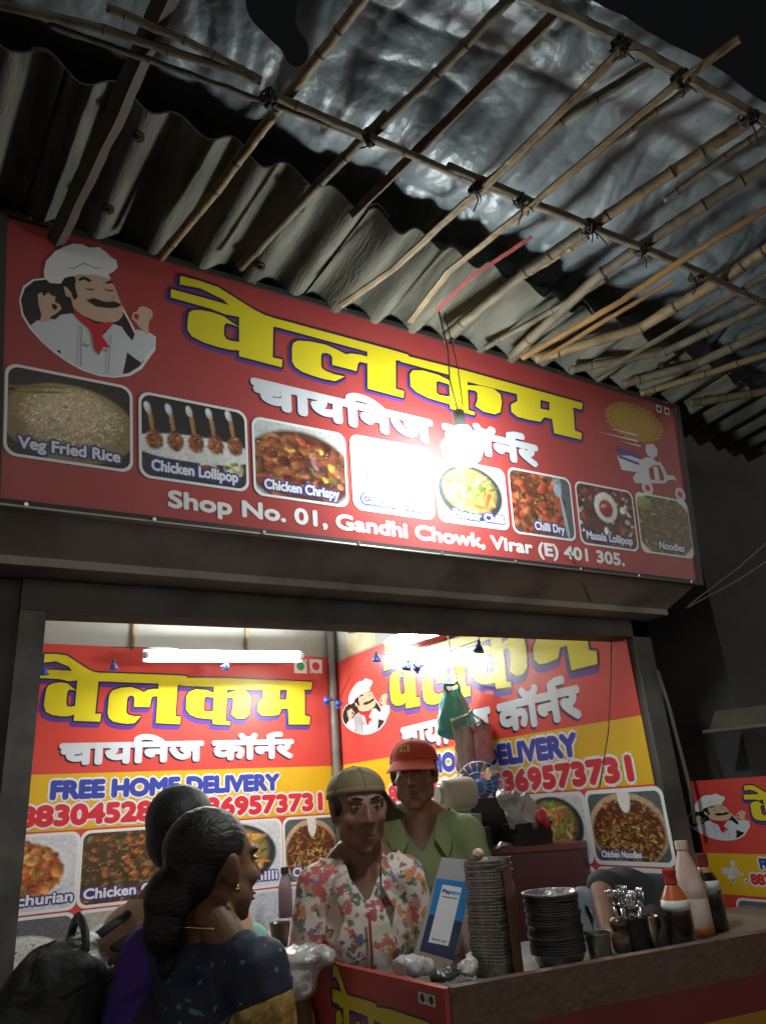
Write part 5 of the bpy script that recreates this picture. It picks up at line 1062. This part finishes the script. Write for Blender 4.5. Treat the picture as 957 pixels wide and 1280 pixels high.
# tall stack of foil trays
tb = top(622, 1217); ang = math.atan2(dx.y, dx.x) + R(38)
M_foil = mat('blackened_foil', (.34, .33, .31), rough=.36, metal=.8, col2=(.12, .11, .10), ns=20, bump=.35, bs=45); M_foil2 = mat('bright_foil', (.6, .6, .6), rough=.3, metal=.9, bump=.3, bs=40)
GT = 'foil trays nested in a tall stack'
def tray(name, loc, rz, label, group, w=.112, d=.098, h=.03):
    t = empty(name, loc, label, 'food tray', group, rz=rz); mb = MB(); v = []; f = []; n = 24
    def ring(sx, sy, z):
        out = []
        for k in range(n):
            a = 2 * math.pi * k / n; c, s = math.cos(a), math.sin(a); e = .28
            out.append((sx * math.copysign(abs(c) ** e, c), sy * math.copysign(abs(s) ** e, s), z))
        return out
    rs = [ring(w * .43, d * .43, 0), ring(w * .488, d * .488, h), ring(w * .496, d * .496, h), ring(w * .496, d * .496, h + .004), ring(w * .48, d * .48, h + .0022), ring(w * .425, d * .425, .002)]
    for r in rs: v += r
    for i in range(len(rs) - 1):
        for k in range(n): f.append((i * n + k, i * n + (k + 1) % n, (i + 1) * n + (k + 1) % n, (i + 1) * n + k))
    f.append(tuple(range(n))[::-1]); f.append(tuple(5 * n + k for k in range(n))); mb.add(v, f, M_foil); mb.build('tray_shell', t, smooth=True, local=True, sharp=35)
    return t
NT = 32; t0 = tray('foil_tray', tb, ang, 'dark foil tray in the tall nested stack beside the payment card', GT)
for k in range(1, NT):
    c = copy_tree(t0); c.location = tb + Vector((rnd.gauss(0, .0016) + .00022 * k, rnd.gauss(0, .0016), k * .0072)); c.rotation_euler = (0, 0, ang + rnd.gauss(0, .025))
ztop = tb.z + NT * .0072 + .028
fr = (Matrix.Rotation(ang, 3, 'Z') @ Vector((1, 0, 0))); fr2 = Matrix.Rotation(ang, 3, 'Z') @ Vector((0, -1, 0))
cs = tb + fr2 * .0545 + fr * .002
MB().hexa([cs - fr * .024, cs + fr * .030, cs + fr * .030 + fr2 * .002, cs - fr * .024 + fr2 * .002] + [p + Vector((0, 0, .232)) for p in (cs - fr * .024, cs + fr * .030, cs + fr * .030 + fr2 * .002, cs - fr * .024 + fr2 * .002)], mat('brown_card', (.13, .055, .03), rough=.6, col2=(.08, .035, .02), ns=8)).build('card_strip', None, label='brown card strip standing against the tall tray stack', cat='card')
z = ztop + .012; mb = MB(); mb.ell((tb.x - .012, tb.y + .01, z), (.016, .014, .014), mat('paper_ball', (.62, .50, .42), rough=.6, col2=(.45, .10, .06), ns=45, bump=.5)); mb.build('paper_wad', None, smooth=True, label='small white and red paper wad on the tall tray stack', cat='paper')
# stack of dark bowls
cb = top(700, 1208); M_bowl = mat('dark_foil_bowl', (.10, .10, .10), rough=.35, metal=.6, col2=(.055, .055, .056), ns=14)
t0 = empty('foil_bowl', cb, 'dark round foil bowl in the nested stack left of the steel tub', 'bowl', 'round foil bowls nested in a stack')
MB().lathe([(.001, 0), (.052, 0), (.0685, .031), (.0694, .0315), (.0694, .0345), (.067, .0345), (.051, .003), (.001, .003)], M_bowl, n=36).build('bowl_shell', t0, smooth=True, local=True, sharp=35)
NBW = 24
for k in range(1, NBW): c = copy_tree(t0); c.location = cb + Vector((rnd.gauss(0, .0014), rnd.gauss(0, .0014), k * .0055 + rnd.gauss(0, .0003)))
tpb = empty('foil_bowl', cb + Vector((0, 0, NBW * .0055 + .001)), 'bright silver foil bowl topping the dark bowl stack', 'bowl', 'round foil bowls nested in a stack')
MB().lathe([(.001, 0), (.052, 0), (.068, .032), (.0735, .032), (.0735, .0355), (.067, .0355), (.051, .003), (.001, .003)], M_foil2, n=36).build('bowl_shell', tpb, smooth=True, local=True, sharp=35)
# payment card
ca = onZ(519, 1203, 1.09); depth_n = Vector((FW.x, FW.y, 0)).normalized(); cn = (-depth_n + Vector((0, 0, .18))).normalized()
CBD = Board(onP(512, 1211, ca, cn), onP(556, 1226, ca, cn), onP(553, 1072, ca, cn))
q = {k: CBD.px(*v) for k, v in dict(tl=(552, 1072), tr=(594, 1076), br=(559, 1224), bl=(512, 1211), b1=(545, 1098), b2=(589, 1104), n1=(536, 1143), n2=(578, 1153), d1=(524, 1189), d2=(566, 1201), w1=(553, 1106), w2=(577, 1110), w3=(560, 1183), w4=(535, 1178)).items()}
cdp = empty('payment_card', ca, 'leaning payment card stand with a grey top and blue band, beside the tall tray stack', 'card stand')
mb = MB(); ol = [q['tl'], q['tr'], q['br'], q['bl']]
mb.hexa([CBD.P(*p, -.003) for p in ol] + [CBD.P(*p, 0) for p in ol], mat('card_board', (.36, .35, .36), rough=.5)); mb.build('card_sheet', cdp)
mb = MB(); poly(mb, CBD, [[q['b1'], q['b2'], q['n2'], q['n1']]], 1, mat('card_blue', (.02, .20, .50), **VIN)); poly(mb, CBD, [[q['n1'], q['n2'], q['d2'], q['d1']]], 1, mat('card_navy', (.015, .03, .10), **VIN)); poly(mb, CBD, [[q['d1'], q['d2'], q['br'], q['bl']]], 1, mat('card_tan', (.40, .29, .22), rough=.6)); poly(mb, CBD, [[q['w1'], q['w2'], q['w3'], q['w4']]], 2, M_white); mb.build('card_print', cdp)
def mixq(a, b, t): return (q[a][0] * (1 - t) + q[b][0] * t, q[a][1] * (1 - t) + q[b][1] * t)
def cl(s, t): a = (q['w4'][0] * (1 - t) + q['w1'][0] * t, q['w4'][1] * (1 - t) + q['w1'][1] * t); b = (q['w3'][0] * (1 - t) + q['w2'][0] * t, q['w3'][1] * (1 - t) + q['w2'][1] * t); return (a[0] * (1 - s) + b[0] * s, a[1] * (1 - s) + b[1] * s)
mb = MB(); hgt = math.dist(cl(0, .84), cl(0, .95)) * .55; text(mb, CBD, 'Pay', cl(.08, .865), cl(.52, .865), hgt, M_blue, 3, bold=.0009); text(mb, CBD, 'tm', cl(.54, .865), cl(.94, .865), hgt, mat('card_cyan', (.02, .28, .55), **VIN), 3, bold=.0009)
text(mb, CBD, 'Accepted Here', cl(.1, .79), cl(.92, .79), hgt * .34, M_black, 3, bold=.0003); text(mb, CBD, 'BHIM UPI', cl(.15, .05), cl(.85, .05), hgt * .4, M_blue, 3, bold=.0003); mb.build('card_lettering', cdp)
mb = MB(); foot = CBD.P(*q['br'], -.003); mb.hexa([CBD.P(*mixq('bl', 'tl', .02), -.0035), CBD.P(*mixq('br', 'tr', .02), -.0035), CBD.P(*mixq('br', 'tr', .02), -.0035) + depth_n * .05, CBD.P(*mixq('bl', 'tl', .02), -.0035) + depth_n * .05, CBD.P(*mixq('bl', 'tl', .6), -.0035), CBD.P(*mixq('br', 'tr', .6), -.0035), CBD.P(*mixq('br', 'tr', .6), -.0035) + depth_n * .003, CBD.P(*mixq('bl', 'tl', .6), -.0035) + depth_n * .003], MATS['card_tan']); mb.build('card_prop', cdp)
# pinkish box behind the card
pb = CBD.P(*mixq('br', 'tr', .3)); pb = Vector((pb.x, pb.y, 1.071)) + depth_n * .16 + Vector((.035, 0, 0)); MB().box((-.045, -.03, 0), (.045, .03, .17), mat('pink_card', (.52, .36, .29), rough=.6, col2=(.44, .29, .23), ns=6), Matrix.Translation(pb) @ Matrix.Rotation(R(18), 4, 'Z')).build('carton', None, label='plain pinkish carton between the payment card and the tray stack', cat='box')
# crumpled plastic
M_poly = mat('white_polythene', (.72, .70, .70), rough=.28, spec=.6, trans=.35, bump=.8, bs=22); M_polyg = mat('dark_polythene', (.05, .055, .05), rough=.25, spec=.7, bump=.8, bs=22)
def crumple(name, prims, m, label, cat, amp=.008, sc=26, vox=.005, parent=None):
    v, f = remesh(prims, vox, 2); v = [tuple(Vector(p) + Vector((noise.noise(Vector(p) * sc), noise.noise(Vector(p) * sc + Vector((9, 0, 0))), noise.noise(Vector(p) * sc + Vector((0, 7, 0))))) * amp + Vector((0, 0, 1)) * amp * .9 * abs(noise.noise(Vector(p) * sc * 2.2))) for p in v]
    return skin_mb(v, f, m).build(name, None, smooth=True, label=label, cat=cat)
c = onZ(383, 1203, 1.115); c2 = onZ(420, 1197, 1.125); c3 = onZ(352, 1203, 1.105)
crumple('white_bag', [('e', c + Vector((0, .03, .005)), (.075, .075, .028)), ('c', c2 + Vector((-.02, .02, 0)), c3, .026, .026), ('e', c + Vector((-.018, -.005, -.035)), (.045, .03, .05)), ('e', c + Vector((-.07, .01, -.03)), (.04, .03, .045))], M_poly, 'crumpled white plastic bag draped over the left end of the counter', 'bag', .010)
c = onZ(517, 1209, 1.11); crumple('white_wrapper', [('c', c + Vector((-.03, .012, .004)), c + Vector((.035, -.008, -.004)), .020, .017), ('e', c, (.04, .025, .022))], M_poly, 'crumpled white wrapper on the edge in front of the payment card', 'wrapper', .009, 34, .004)
c = onZ(556, 1219, 1.105); crumple('dark_wrapper', [('c', c + Vector((-.02, .01, 0)), c + Vector((.03, 0, 0)), .014, .010), ('e', c, (.03, .02, .013))], M_polyg, 'small dark shiny wrapper at the counter corner', 'wrapper', .008, 40, .0035)
c = onZ(585, 1211, 1.10); crumple('clear_wrapper', [('e', c, (.028, .022, .018)), ('c', c, c + Vector((.02, .015, .02)), .012, .008)], mat('clear_polythene', (.55, .50, .46), rough=.25, spec=.7, bump=.8, bs=25), 'crumpled clear wrapper at the foot of the tall tray stack', 'wrapper', .009, 40, .0035)
# steel tub with a spoon, cup of forks, brown pot, steel glass
def at_top(x, y, back=0.): return top(x, y) + inn * back
c = at_top(750, 1200); sp = empty('steel_tub', c, 'short steel tub at the left of the fork cup', 'tub')
MB().lathe([(.001, 0), (.030, 0), (.0345, .058), (.037, .060), (.037, .063), (.0335, .062), (.029, .004), (.001, .004)], mat('worn_steel', (.34, .35, .33), rough=.3, metal=.9, col2=(.2, .2, .19), ns=12), Matrix.Translation(c), 30).build('tub_shell', sp, smooth=True, sharp=35)
MB().box((-.04, -.03, 0), (.0, .02, .006), mat('lime_card', (.55, .65, .05), rough=.5), Matrix.Translation(at_top(735, 1206))).build('lime_slip', None, label='lime yellow slip of card beside the steel tub', cat='card')
def utensil(name, base, tip, label, fork, group):
    d = (tip - base).normalized(); side = d.cross(Vector((FW.x, FW.y, 0))).normalized(); mb = MB(); L = (tip - base).length
    if fork:
        nk = base + d * (L - .045); mb.tube([base, nk], [.0028, .0022], M_steel, n=6, squash=.5); mb.tube([nk, nk + d * .012], [.003, .008], M_steel, n=6, squash=.35, up=d.cross(side))
        for k in (-1.5, -.5, .5, 1.5): mb.tube([nk + d * .010 + side * k * .0042, tip + side * k * .0042], [.0016, .0009], M_steel, n=5)
    else:
        nk = base + d * (L - .045); mb.tube([base, nk], [.0030, .0025], M_steel, n=6, squash=.5); M_ = Matrix.Translation((nk + tip) / 2) @ d.to_track_quat('Z', 'Y').to_matrix().to_4x4(); mb.ell((0, 0, 0), (.013, .003, .026), M_steel, M_, 14, 10)
    return mb.build(name, None, smooth=True, label=label, cat='fork' if fork else 'spoon', group=group)
utensil('serving_spoon', c + Vector((.005, 0, .006)), c + Vector((-.020, .0, .125)), 'steel spoon leaning in the short steel tub', False, None)
c = at_top(800, 1189, .02); fc = empty('fork_cup', c, 'black cup packed with forks, left of the first sauce bottle', 'cup')
MB().lathe([(.001, 0), (.038, 0), (.043, .075), (.045, .075), (.045, .079), (.041, .078), (.036, .004), (.001, .004)], mat('black_plastic', (.015, .015, .016), rough=.3), Matrix.Translation(c), 30).build('cup_shell', fc, smooth=True, sharp=35)
qq = random.Random(3)
for k in range(15):
    a = k * 2.4; r = .031 * math.sqrt((k + .5) / 15); b0 = c + Vector((r * math.cos(a) * .7, r * math.sin(a) * .7, .006)); utensil('steel_fork', b0, c + Vector((r * math.cos(a) * 1.7 + qq.gauss(0, .004), r * math.sin(a) * 1.4, .138 + qq.uniform(-.022, .02))), 'thin steel fork standing in the black cup', True, 'forks in the black cup')
c = at_top(779, 1196, .0); MB().lathe([(.001, 0), (.018, 0), (.024, .02), (.0245, .045), (.018, .056), (.016, .060), (.021, .068), (.023, .076), (.017, .088), (.001, .091)], mat('dark_brown_glaze', (.045, .025, .018), rough=.3, col2=(.09, .045, .025), ns=18), Matrix.Translation(c), 26).build('brown_pot', None, smooth=True, label='small dark brown lidded pot between the steel tub and the fork cup', cat='pot')
c = at_top(824, 1186, .02); MB().lathe([(.001, 0), (.018, 0), (.0225, .072), (.0240, .074), (.0225, .075), (.017, .004), (.001, .004)], mat('coppery_steel', (.45, .34, .25), rough=.25, metal=.9), Matrix.Translation(c), 26).build('steel_glass', None, smooth=True, label='narrow steel glass right of the fork cup', cat='glass')
c = at_top(814, 1172, .10); crumple('red_packet', [('e', c + Vector((0, 0, .06)), (.045, .03, .055)), ('e', c + Vector((.02, .0, .085)), (.03, .02, .03)), ('e', c + Vector((-.025, 0, .09)), (.02, .015, .03))], mat('red_plastic_film', (.52, .10, .07), rough=.25, spec=.7, bump=.8, bs=20), 'translucent looking red plastic packet behind the fork cup', 'packet', .010, 24, .005)
# bottles
def bottle(loc, label, prof, m, cap_prof, mc, lab=None, extra=None):
    t = empty('sauce_bottle', loc, label, 'bottle'); T = Matrix.Translation(loc)
    o = MB().lathe(prof, m, T, 36).build('bottle_body', t, smooth=True, sharp=50); MB().lathe(cap_prof, mc, T, 24).build('bottle_cap', t, smooth=True, sharp=40)
    if lab: MB().lathe(lab[0], lab[1], T, 36).build('bottle_label', t, smooth=True)
    if extra: MB().lathe(extra[0], extra[1], T, 36).build('sauce', t, smooth=True, sharp=50)
    return t
M_soy = mat('dark_sauce', (.016, .010, .008), rough=.18, spec=.6, coat=.5); M_redcapb = mat('red_cap_plastic', (.42, .035, .025), rough=.35); M_neck = mat('orange_sauce', (.42, .10, .03), rough=.25)
b1 = at_top(857, 1184, .01)
bottle(b1, 'dark sauce bottle with a bright red cap and white shoulder label, nearest the fork cup', [(.001, 0), (.034, 0), (.037, .005), (.037, .098), (.034, .112), (.024, .132), (.016, .146), (.015, .152)], M_soy, [(.0155, .150), (.0175, .151), (.0165, .172), (.0185, .176), (.0180, .186), (.001, .187)], M_redcapb, ([(.0375, .088), (.0378, .098), (.0352, .112)], mat('label_white', (.6, .6, .58), rough=.5)), ([(.0352, .1122), (.0245, .133), (.0165, .147)], M_neck))
b2 = at_top(885, 1171, .035)
M_pet = mat('cloudy_bottle', (.55, .44, .38), rough=.28, spec=.5, col2=(.42, .24, .18), ns=12, lo=.45, hi=.7)
bottle(b2, 'tall cloudy plastic bottle with a pale cap and orange dregs, between two dark bottles', [(.001, 0), (.040, 0), (.043, .006), (.043, .092), (.0415, .095), (.043, .098), (.042, .125), (.034, .160), (.022, .195), (.016, .212), (.0155, .222)], M_pet, [(.016, .218), (.0185, .220), (.0185, .240), (.017, .243), (.001, .244)], mat('pale_cap', (.46, .36, .27), rough=.5), None, ([(.0412, .0008), (.0434, .006), (.0434, .022), (.0432, .0225)], mat('orange_dregs', (.38, .12, .03), rough=.3)))
b3 = at_top(916, 1166, .065)
bottle(b3, 'dark sauce bottle with a maroon cap, furthest right against the side banner', [(.001, 0), (.034, 0), (.0365, .005), (.0365, .115), (.033, .130), (.022, .150), (.015, .164), (.0145, .170)], M_soy, [(.015, .168), (.017, .169), (.0165, .188), (.0175, .192), (.017, .200), (.001, .201)], mat('maroon_cap', (.16, .02, .02), rough=.4), ([(.0372, .104), (.0372, .118), (.0345, .129)], MATS['label_white']), ([(.0225, .1505), (.0155, .1645)], mat('amber_neck', (.45, .22, .06), rough=.3)))
# ================================================================== inside the shop
M_mar = mat('maroon_laminate', (.085, .022, .024), rough=.5, col2=(.105, .028, .03), ns=3)
p0, p1 = onY(597, 1062, 2.50), onY(725, 1052, 2.25); zt = (p0.z + p1.z) / 2
d_ = (Vector((p1.x, p1.y, 0)) - Vector((p0.x, p0.y, 0))); 
p1 = Vector((min(p1.x, 2.20), p1.y, p1.z))
fz = empty('storage_cabinet', (1.95, 2.5, FL), 'maroon cabinet against the right wall, under the black crates', 'cabinet')
nn = Vector((d_.y, -d_.x, 0)).normalized(); nn = nn if nn.y > 0 else -nn
def cabx(z0, z1, e0, dep): 
    A_, B_ = Vector((p0.x, p0.y, 0)) - d_.normalized() * e0, Vector((p1.x, p1.y, 0)) + d_.normalized() * e0
    return [hz(A_ - nn * e0, z0), hz(B_ - nn * e0, z0), hz(Vector((2.215, B_.y + .05, 0)), z0), hz(A_ + nn * dep, z0), hz(A_ - nn * e0, z1), hz(B_ - nn * e0, z1), hz(Vector((2.215, B_.y + .05, 0)), z1), hz(A_ + nn * dep, z1)]
MB().hexa(cabx(FL, p0.z - .02, 0, .35), M_mar).build('cabinet_body', fz); MB().hexa(cabx(p0.z - .0195, p0.z, .008, .36), mat('maroon_top', (.15, .035, .035), rough=.4)).build('cabinet_top', fz)
zk = p0.z + .001
def crate(x0, x1, y, h, dep, label):
    a = onY(x0, 1045, y); b = onY(x1, 1045, y); m = mat('black_crate', (.014, .014, .015), rough=.45); mb = MB(); t = empty('plastic_crate', ((a.x + b.x) / 2, y, zk), label, 'crate', 'black crates on the cabinet')
    n = max(3, int(h / .022))
    for k in range(n):
        z0 = zk + h * k / n; e = .0025 * (k % 2); mb.box((a.x - e, y - e, z0 + .0005), (b.x + e, y + dep + e, z0 + h / n), m)
    mb.build('crate_shell', t); MB().box((a.x - .006, y - .006, zk + h), (b.x + .006, y + dep + .006, zk + h + .012), m).build('crate_rim', t); return a, b
crate(592, 640, 2.58, .165, .10, 'taller black crate on the cabinet, next to the green shirt')
crate(648, 690, 2.40, .065, .10, 'low black crate on the cabinet below the snack packet')
c = onY(651, 1014, 2.42); crumple('snack_packet', [('c', c + Vector((-.055, .01, .045)), c + Vector((.045, 0, -.045)), .040, .040), ('e', c, (.085, .03, .065)), ('e', c + Vector((-.05, .01, .05)), (.05, .025, .03))], mat('clear_film', (.80, .82, .80), rough=.16, spec=.8, trans=.6, bump=.9, bs=16), 'clear plastic packet of white snacks lying on the low crate', 'packet', .020, 20, .006)
c = onY(676, 1022, 2.36); crumple('red_sachet', [('e', c, (.030, .02, .028)), ('e', c + Vector((.015, 0, -.02)), (.02, .018, .025))], mat('red_film', (.55, .03, .04), rough=.3, bump=.6, bs=20), 'small red sachet beside the clear snack packet', 'packet', .007, 25, .005)
c = onY(632, 1060, 2.44); MB().tube([c + Vector((-.05, 0, 0)), c + Vector((-.02, .0, .012)), c + Vector((.02, 0, .004)), c + Vector((.05, .01, .010))], [.006, .012, .010, .004], M_foil2, n=8).build('foil_scrap', None, smooth=True, label='shiny foil scrap on the front edge of the maroon cabinet', cat='foil')
c = onY(703, 1030, 2.60); 
# white jar and blue table fan
ja = onY(573, 1008, 2.50); t = empty('white_jar', (ja.x, ja.y, ja.z - .03), 'creamy white plastic jar lying in front of the blue fan', 'jar')
T = Matrix.Translation(ja + Vector((0, 0, .045))) @ Matrix.Rotation(R(90), 4, 'Y') @ Matrix.Rotation(R(8), 4, 'X')
MB().lathe([(.001, -.075), (.040, -.075), (.056, -.066), (.060, -.05), (.060, .045), (.056, .062), (.042, .070), (.001, .070)], mat('creamy_plastic', (.60, .55, .47), rough=.4, col2=(.52, .47, .40), ns=6), T, 30).build('jar_body', t, smooth=True, sharp=60)
MB().lathe([(.001, -.0755), (.036, -.0755), (.034, -.088), (.001, -.089)], mat('jar_lid', (.5, .48, .46), rough=.4), T, 24).build('jar_lid', t, smooth=True, sharp=40)
MB().box((-.07, -.05, 0), (.07, .05, .05), mat('grey_tin', (.30, .30, .34), rough=.35, metal=.5), Matrix.Translation(Vector((ja.x + .01, ja.y + .02, ja.z - .082)))).build('tin_box', None, label='grey tin under the white jar', cat='tin')
MB().box((-.085, -.06, 0), (.10, .09, ja.z - .083 - 1.2), mat('black_crate', (.014, .014, .015)), Matrix.Translation(Vector((ja.x + .01, ja.y + .02, 1.2)))).build('black_tub', None, label='black tub behind the green shirt, holding up the grey tin', cat='tub')
fc_ = onY(600, 985, 2.66); fan = empty('table_fan', (fc_.x, fc_.y, zk), 'blue plastic table fan with a wire cage, below the hanging teal bag', 'fan')
M_fan = mat('blue_fan_plastic', (.06, .17, .48), rough=.35); M_fanw = mat('fan_wire', (.40, .45, .55), rough=.4, metal=.5); fdir = Vector((-.70, -.70, .05)).normalized(); T = Matrix.Translation(fc_) @ fdir.to_track_quat('Z', 'Y').to_matrix().to_4x4()
cg = MB(); rr = .105
for k in range(20):
    a = k * math.pi / 10; cg.tube([T @ Vector((math.cos(a) * r_, math.sin(a) * r_, z_)) for r_, z_ in ((.022, .045), (.06, .042), (.095, .022), (rr, 0), (.095, -.025), (.05, -.045))], .0014, M_fanw, n=5)
for r_, z_ in ((rr, 0), (.06, .042), (.03, .046)): cg.tube([T @ Vector((math.cos(k * .262) * r_, math.sin(k * .262) * r_, z_)) for k in range(25)], .0032 if r_ == rr else .0015, M_fanw, n=6, caps=False)
cg.build('cage', fan, smooth=True)
for k in range(3):
    a0 = k * 2.094; v = []; 
    for j in range(7):
        r_ = .02 + .072 * j / 6
        for s_ in (-1, 1): an = a0 + s_ * (.34 + .28 * math.sin(j / 6 * math.pi * .8)) ; v.append(T @ Vector((math.cos(an) * r_, math.sin(an) * r_, .012 * s_)))
    mb = MB(); mb.add(v + [p + fdir * .002 for p in v], [(2 * j, 2 * j + 1, 2 * j + 3, 2 * j + 2) for j in range(6)] + [(14 + 2 * j, 14 + 2 * j + 2, 14 + 2 * j + 3, 14 + 2 * j + 1) for j in range(6)], M_fan); mb.build('blade', fan, smooth=True)
MB().lathe([(.001, -.07), (.038, -.068), (.045, -.03), (.030, .03), (.018, .046), (.001, .048)], M_fan, T, 20).build('motor_hub', fan, smooth=True)
MB().tube([Vector((fc_.x + .01, fc_.y + .02, zk)), fc_ - fdir * .04], [.03, .02], M_fan, n=14).build('neck', fan, smooth=True)
MB().lathe([(.07, 0), (.07, .012), (.035, .03), (.001, .03)], M_fan, Matrix.Translation((fc_.x + .01, fc_.y + .02, zk)), 28).build('fan_base', fan, smooth=True, sharp=40)
# hanging bags
c = onX(568, 893, 2.12); M_tealbag = mat('teal_polythene', (.09, .40, .36), rough=.32, spec=.6, col2=(.15, .50, .46), ns=6, bump=.6, bs=12)
def bagmesh(c, w, h, dep, seed, neck=.35):
    v = []; f = []; n, m_ = 40, 26; q = random.Random(seed)
    for j in range(m_ + 1):
        t = j / m_; z = h * (.5 - t); rr = neck + (1 - neck) * math.sin(min(1, t * 1.25) * math.pi / 2) ** .9; rr *= math.sqrt(max(0, 1 - max(0, (t - .80) / .20) ** 2.4)) if t > .8 else 1
        for k in range(n):
            a = 2 * math.pi * k / n; fo = 1 + (.13 * (1 - t) + .05) * math.sin(a * 5 + seed + 2 * t) + .07 * math.sin(a * 9 - 3 * t + seed)
            p = Vector((math.cos(a) * w * .5 * rr * fo, math.sin(a) * dep * .5 * rr * fo, z)); v.append(c + p + Vector((noise.noise((k * .3, t * 5, seed)), 0, noise.noise((k * .3, t * 5, seed + 5)))) * .010)
    for j in range(m_):
        for k in range(n): f.append((j * n + k, j * n + (k + 1) % n, (j + 1) * n + (k + 1) % n, (j + 1) * n + k))
    f.append(tuple(m_ * n + k for k in range(n))); return v, f
def hangbag(name, c, w, h, dep, m, label, seed, hook, handles=True, neck=.35):
    t = empty(name, c - Vector((0, 0, h / 2)), label, 'bag'); v, f = bagmesh(c, w, h, dep, seed, neck); skin_mb(v, f, m).build('bag_body', t, smooth=True)
    if handles:
        for s in (-1, 1): MB().tube([c + Vector((s * w * neck * .5, 0, h * .46)), c + Vector((s * w * neck * .62, .0, h * .62)), hook.lerp(c + Vector((0, 0, h * .5)), .35) + Vector((s * .01, 0, 0)), hook], [.020, .014, .008, .005], m, n=8, squash=.45).build('handle', t, smooth=True)
    return t
hk_ = onX(572, 852, 2.12)
hangbag('teal_bag', c, .20, .225, .10, M_tealbag, 'teal plastic carrier bag hanging on the right wall', 2, hk_)
MB().tube([hk_, hk_ + Vector((-.02, .03, .30))], .0025, mat('pale_string', (.7, .7, .65), rough=.7), n=6).build('bag_string', None, smooth=True, label='pale string from which the teal bag hangs', cat='string')
M_pinkbag = mat('printed_polythene', (.62, .40, .36), rough=.3, spec=.6, bump=.7, bs=16, col2=(.30, .34, .20), ns=9, lo=.42, hi=.66)
c = onX(588, 938, 2.14); hangbag('printed_bag', c, .16, .21, .08, M_pinkbag, 'pink and green printed plastic bag hanging under the teal bag', 5, onX(590, 885, 2.15), True, .88)
c = onX(604, 934, 2.17); hangbag('pink_bag', c, .10, .15, .06, mat('pink_polythene', (.58, .12, .16), rough=.3, spec=.6, bump=.7, bs=16, col2=(.62, .42, .36), ns=8), 'small pink plastic bag behind the printed bag', 8, onX(600, 898, 2.18), True, .8)
# table at the back of the entry with a sauce bottle
tq = onZ(380, 1160, .93); tt = empty('side_table', (1.25, 3.35, FL), 'low table with a pinkish brown top at the back wall', 'table')
M_tt = mat('pinkish_laminate', (.42, .23, .17), rough=.4, col2=(.36, .19, .14), ns=4)
MB().box((.70, 2.98, .905), (1.52, 3.85, .93), M_tt).build('table_top', tt)
for x_ in (.76, 1.46):
    for y_ in (3.04, 3.79): MB().box((x_ - .02, y_ - .02, FL), (x_ + .02, y_ + .02, .9045), M_woodk).build('leg', tt)
b = onZ(357, 1147, .931)
bottle(b, 'dusty purple bottle with a black cap on the back table', [(.001, 0), (.036, 0), (.038, .006), (.038, .13), (.034, .16), (.020, .20), (.015, .215)], mat('dusty_purple', (.17, .11, .13), rough=.4, col2=(.12, .07, .08), ns=8), [(.016, .212), (.022, .214), (.022, .245), (.001, .247)], M_black)
c = onZ(350, 1183, .931); MB().lathe([(.001, 0), (.035, 0), (.045, .09), (.047, .092), (.042, .09), (.033, .004), (.001, .004)], mat('black_plastic', (.015, .015, .016)), Matrix.Translation(c), 24).build('black_tumbler', None, smooth=True, label='black tumbler on the back table beside the floral sleeve', cat='tumbler')
c = onY(733, 1160, 1.80); crumple('grey_cloth', [('c', Vector((c.x + .02, c.y, c.z + .06)), Vector((c.x - .01, c.y - .01, 1.03)), .045, .055), ('e', (c.x, c.y, 1.0), (.07, .06, .07))], cloth('blue_grey_cloth', (.15, .18, .22)), 'blue grey cloth bundle beside the bare arm, behind the dark bowls', 'cloth', .010, 15, .007)
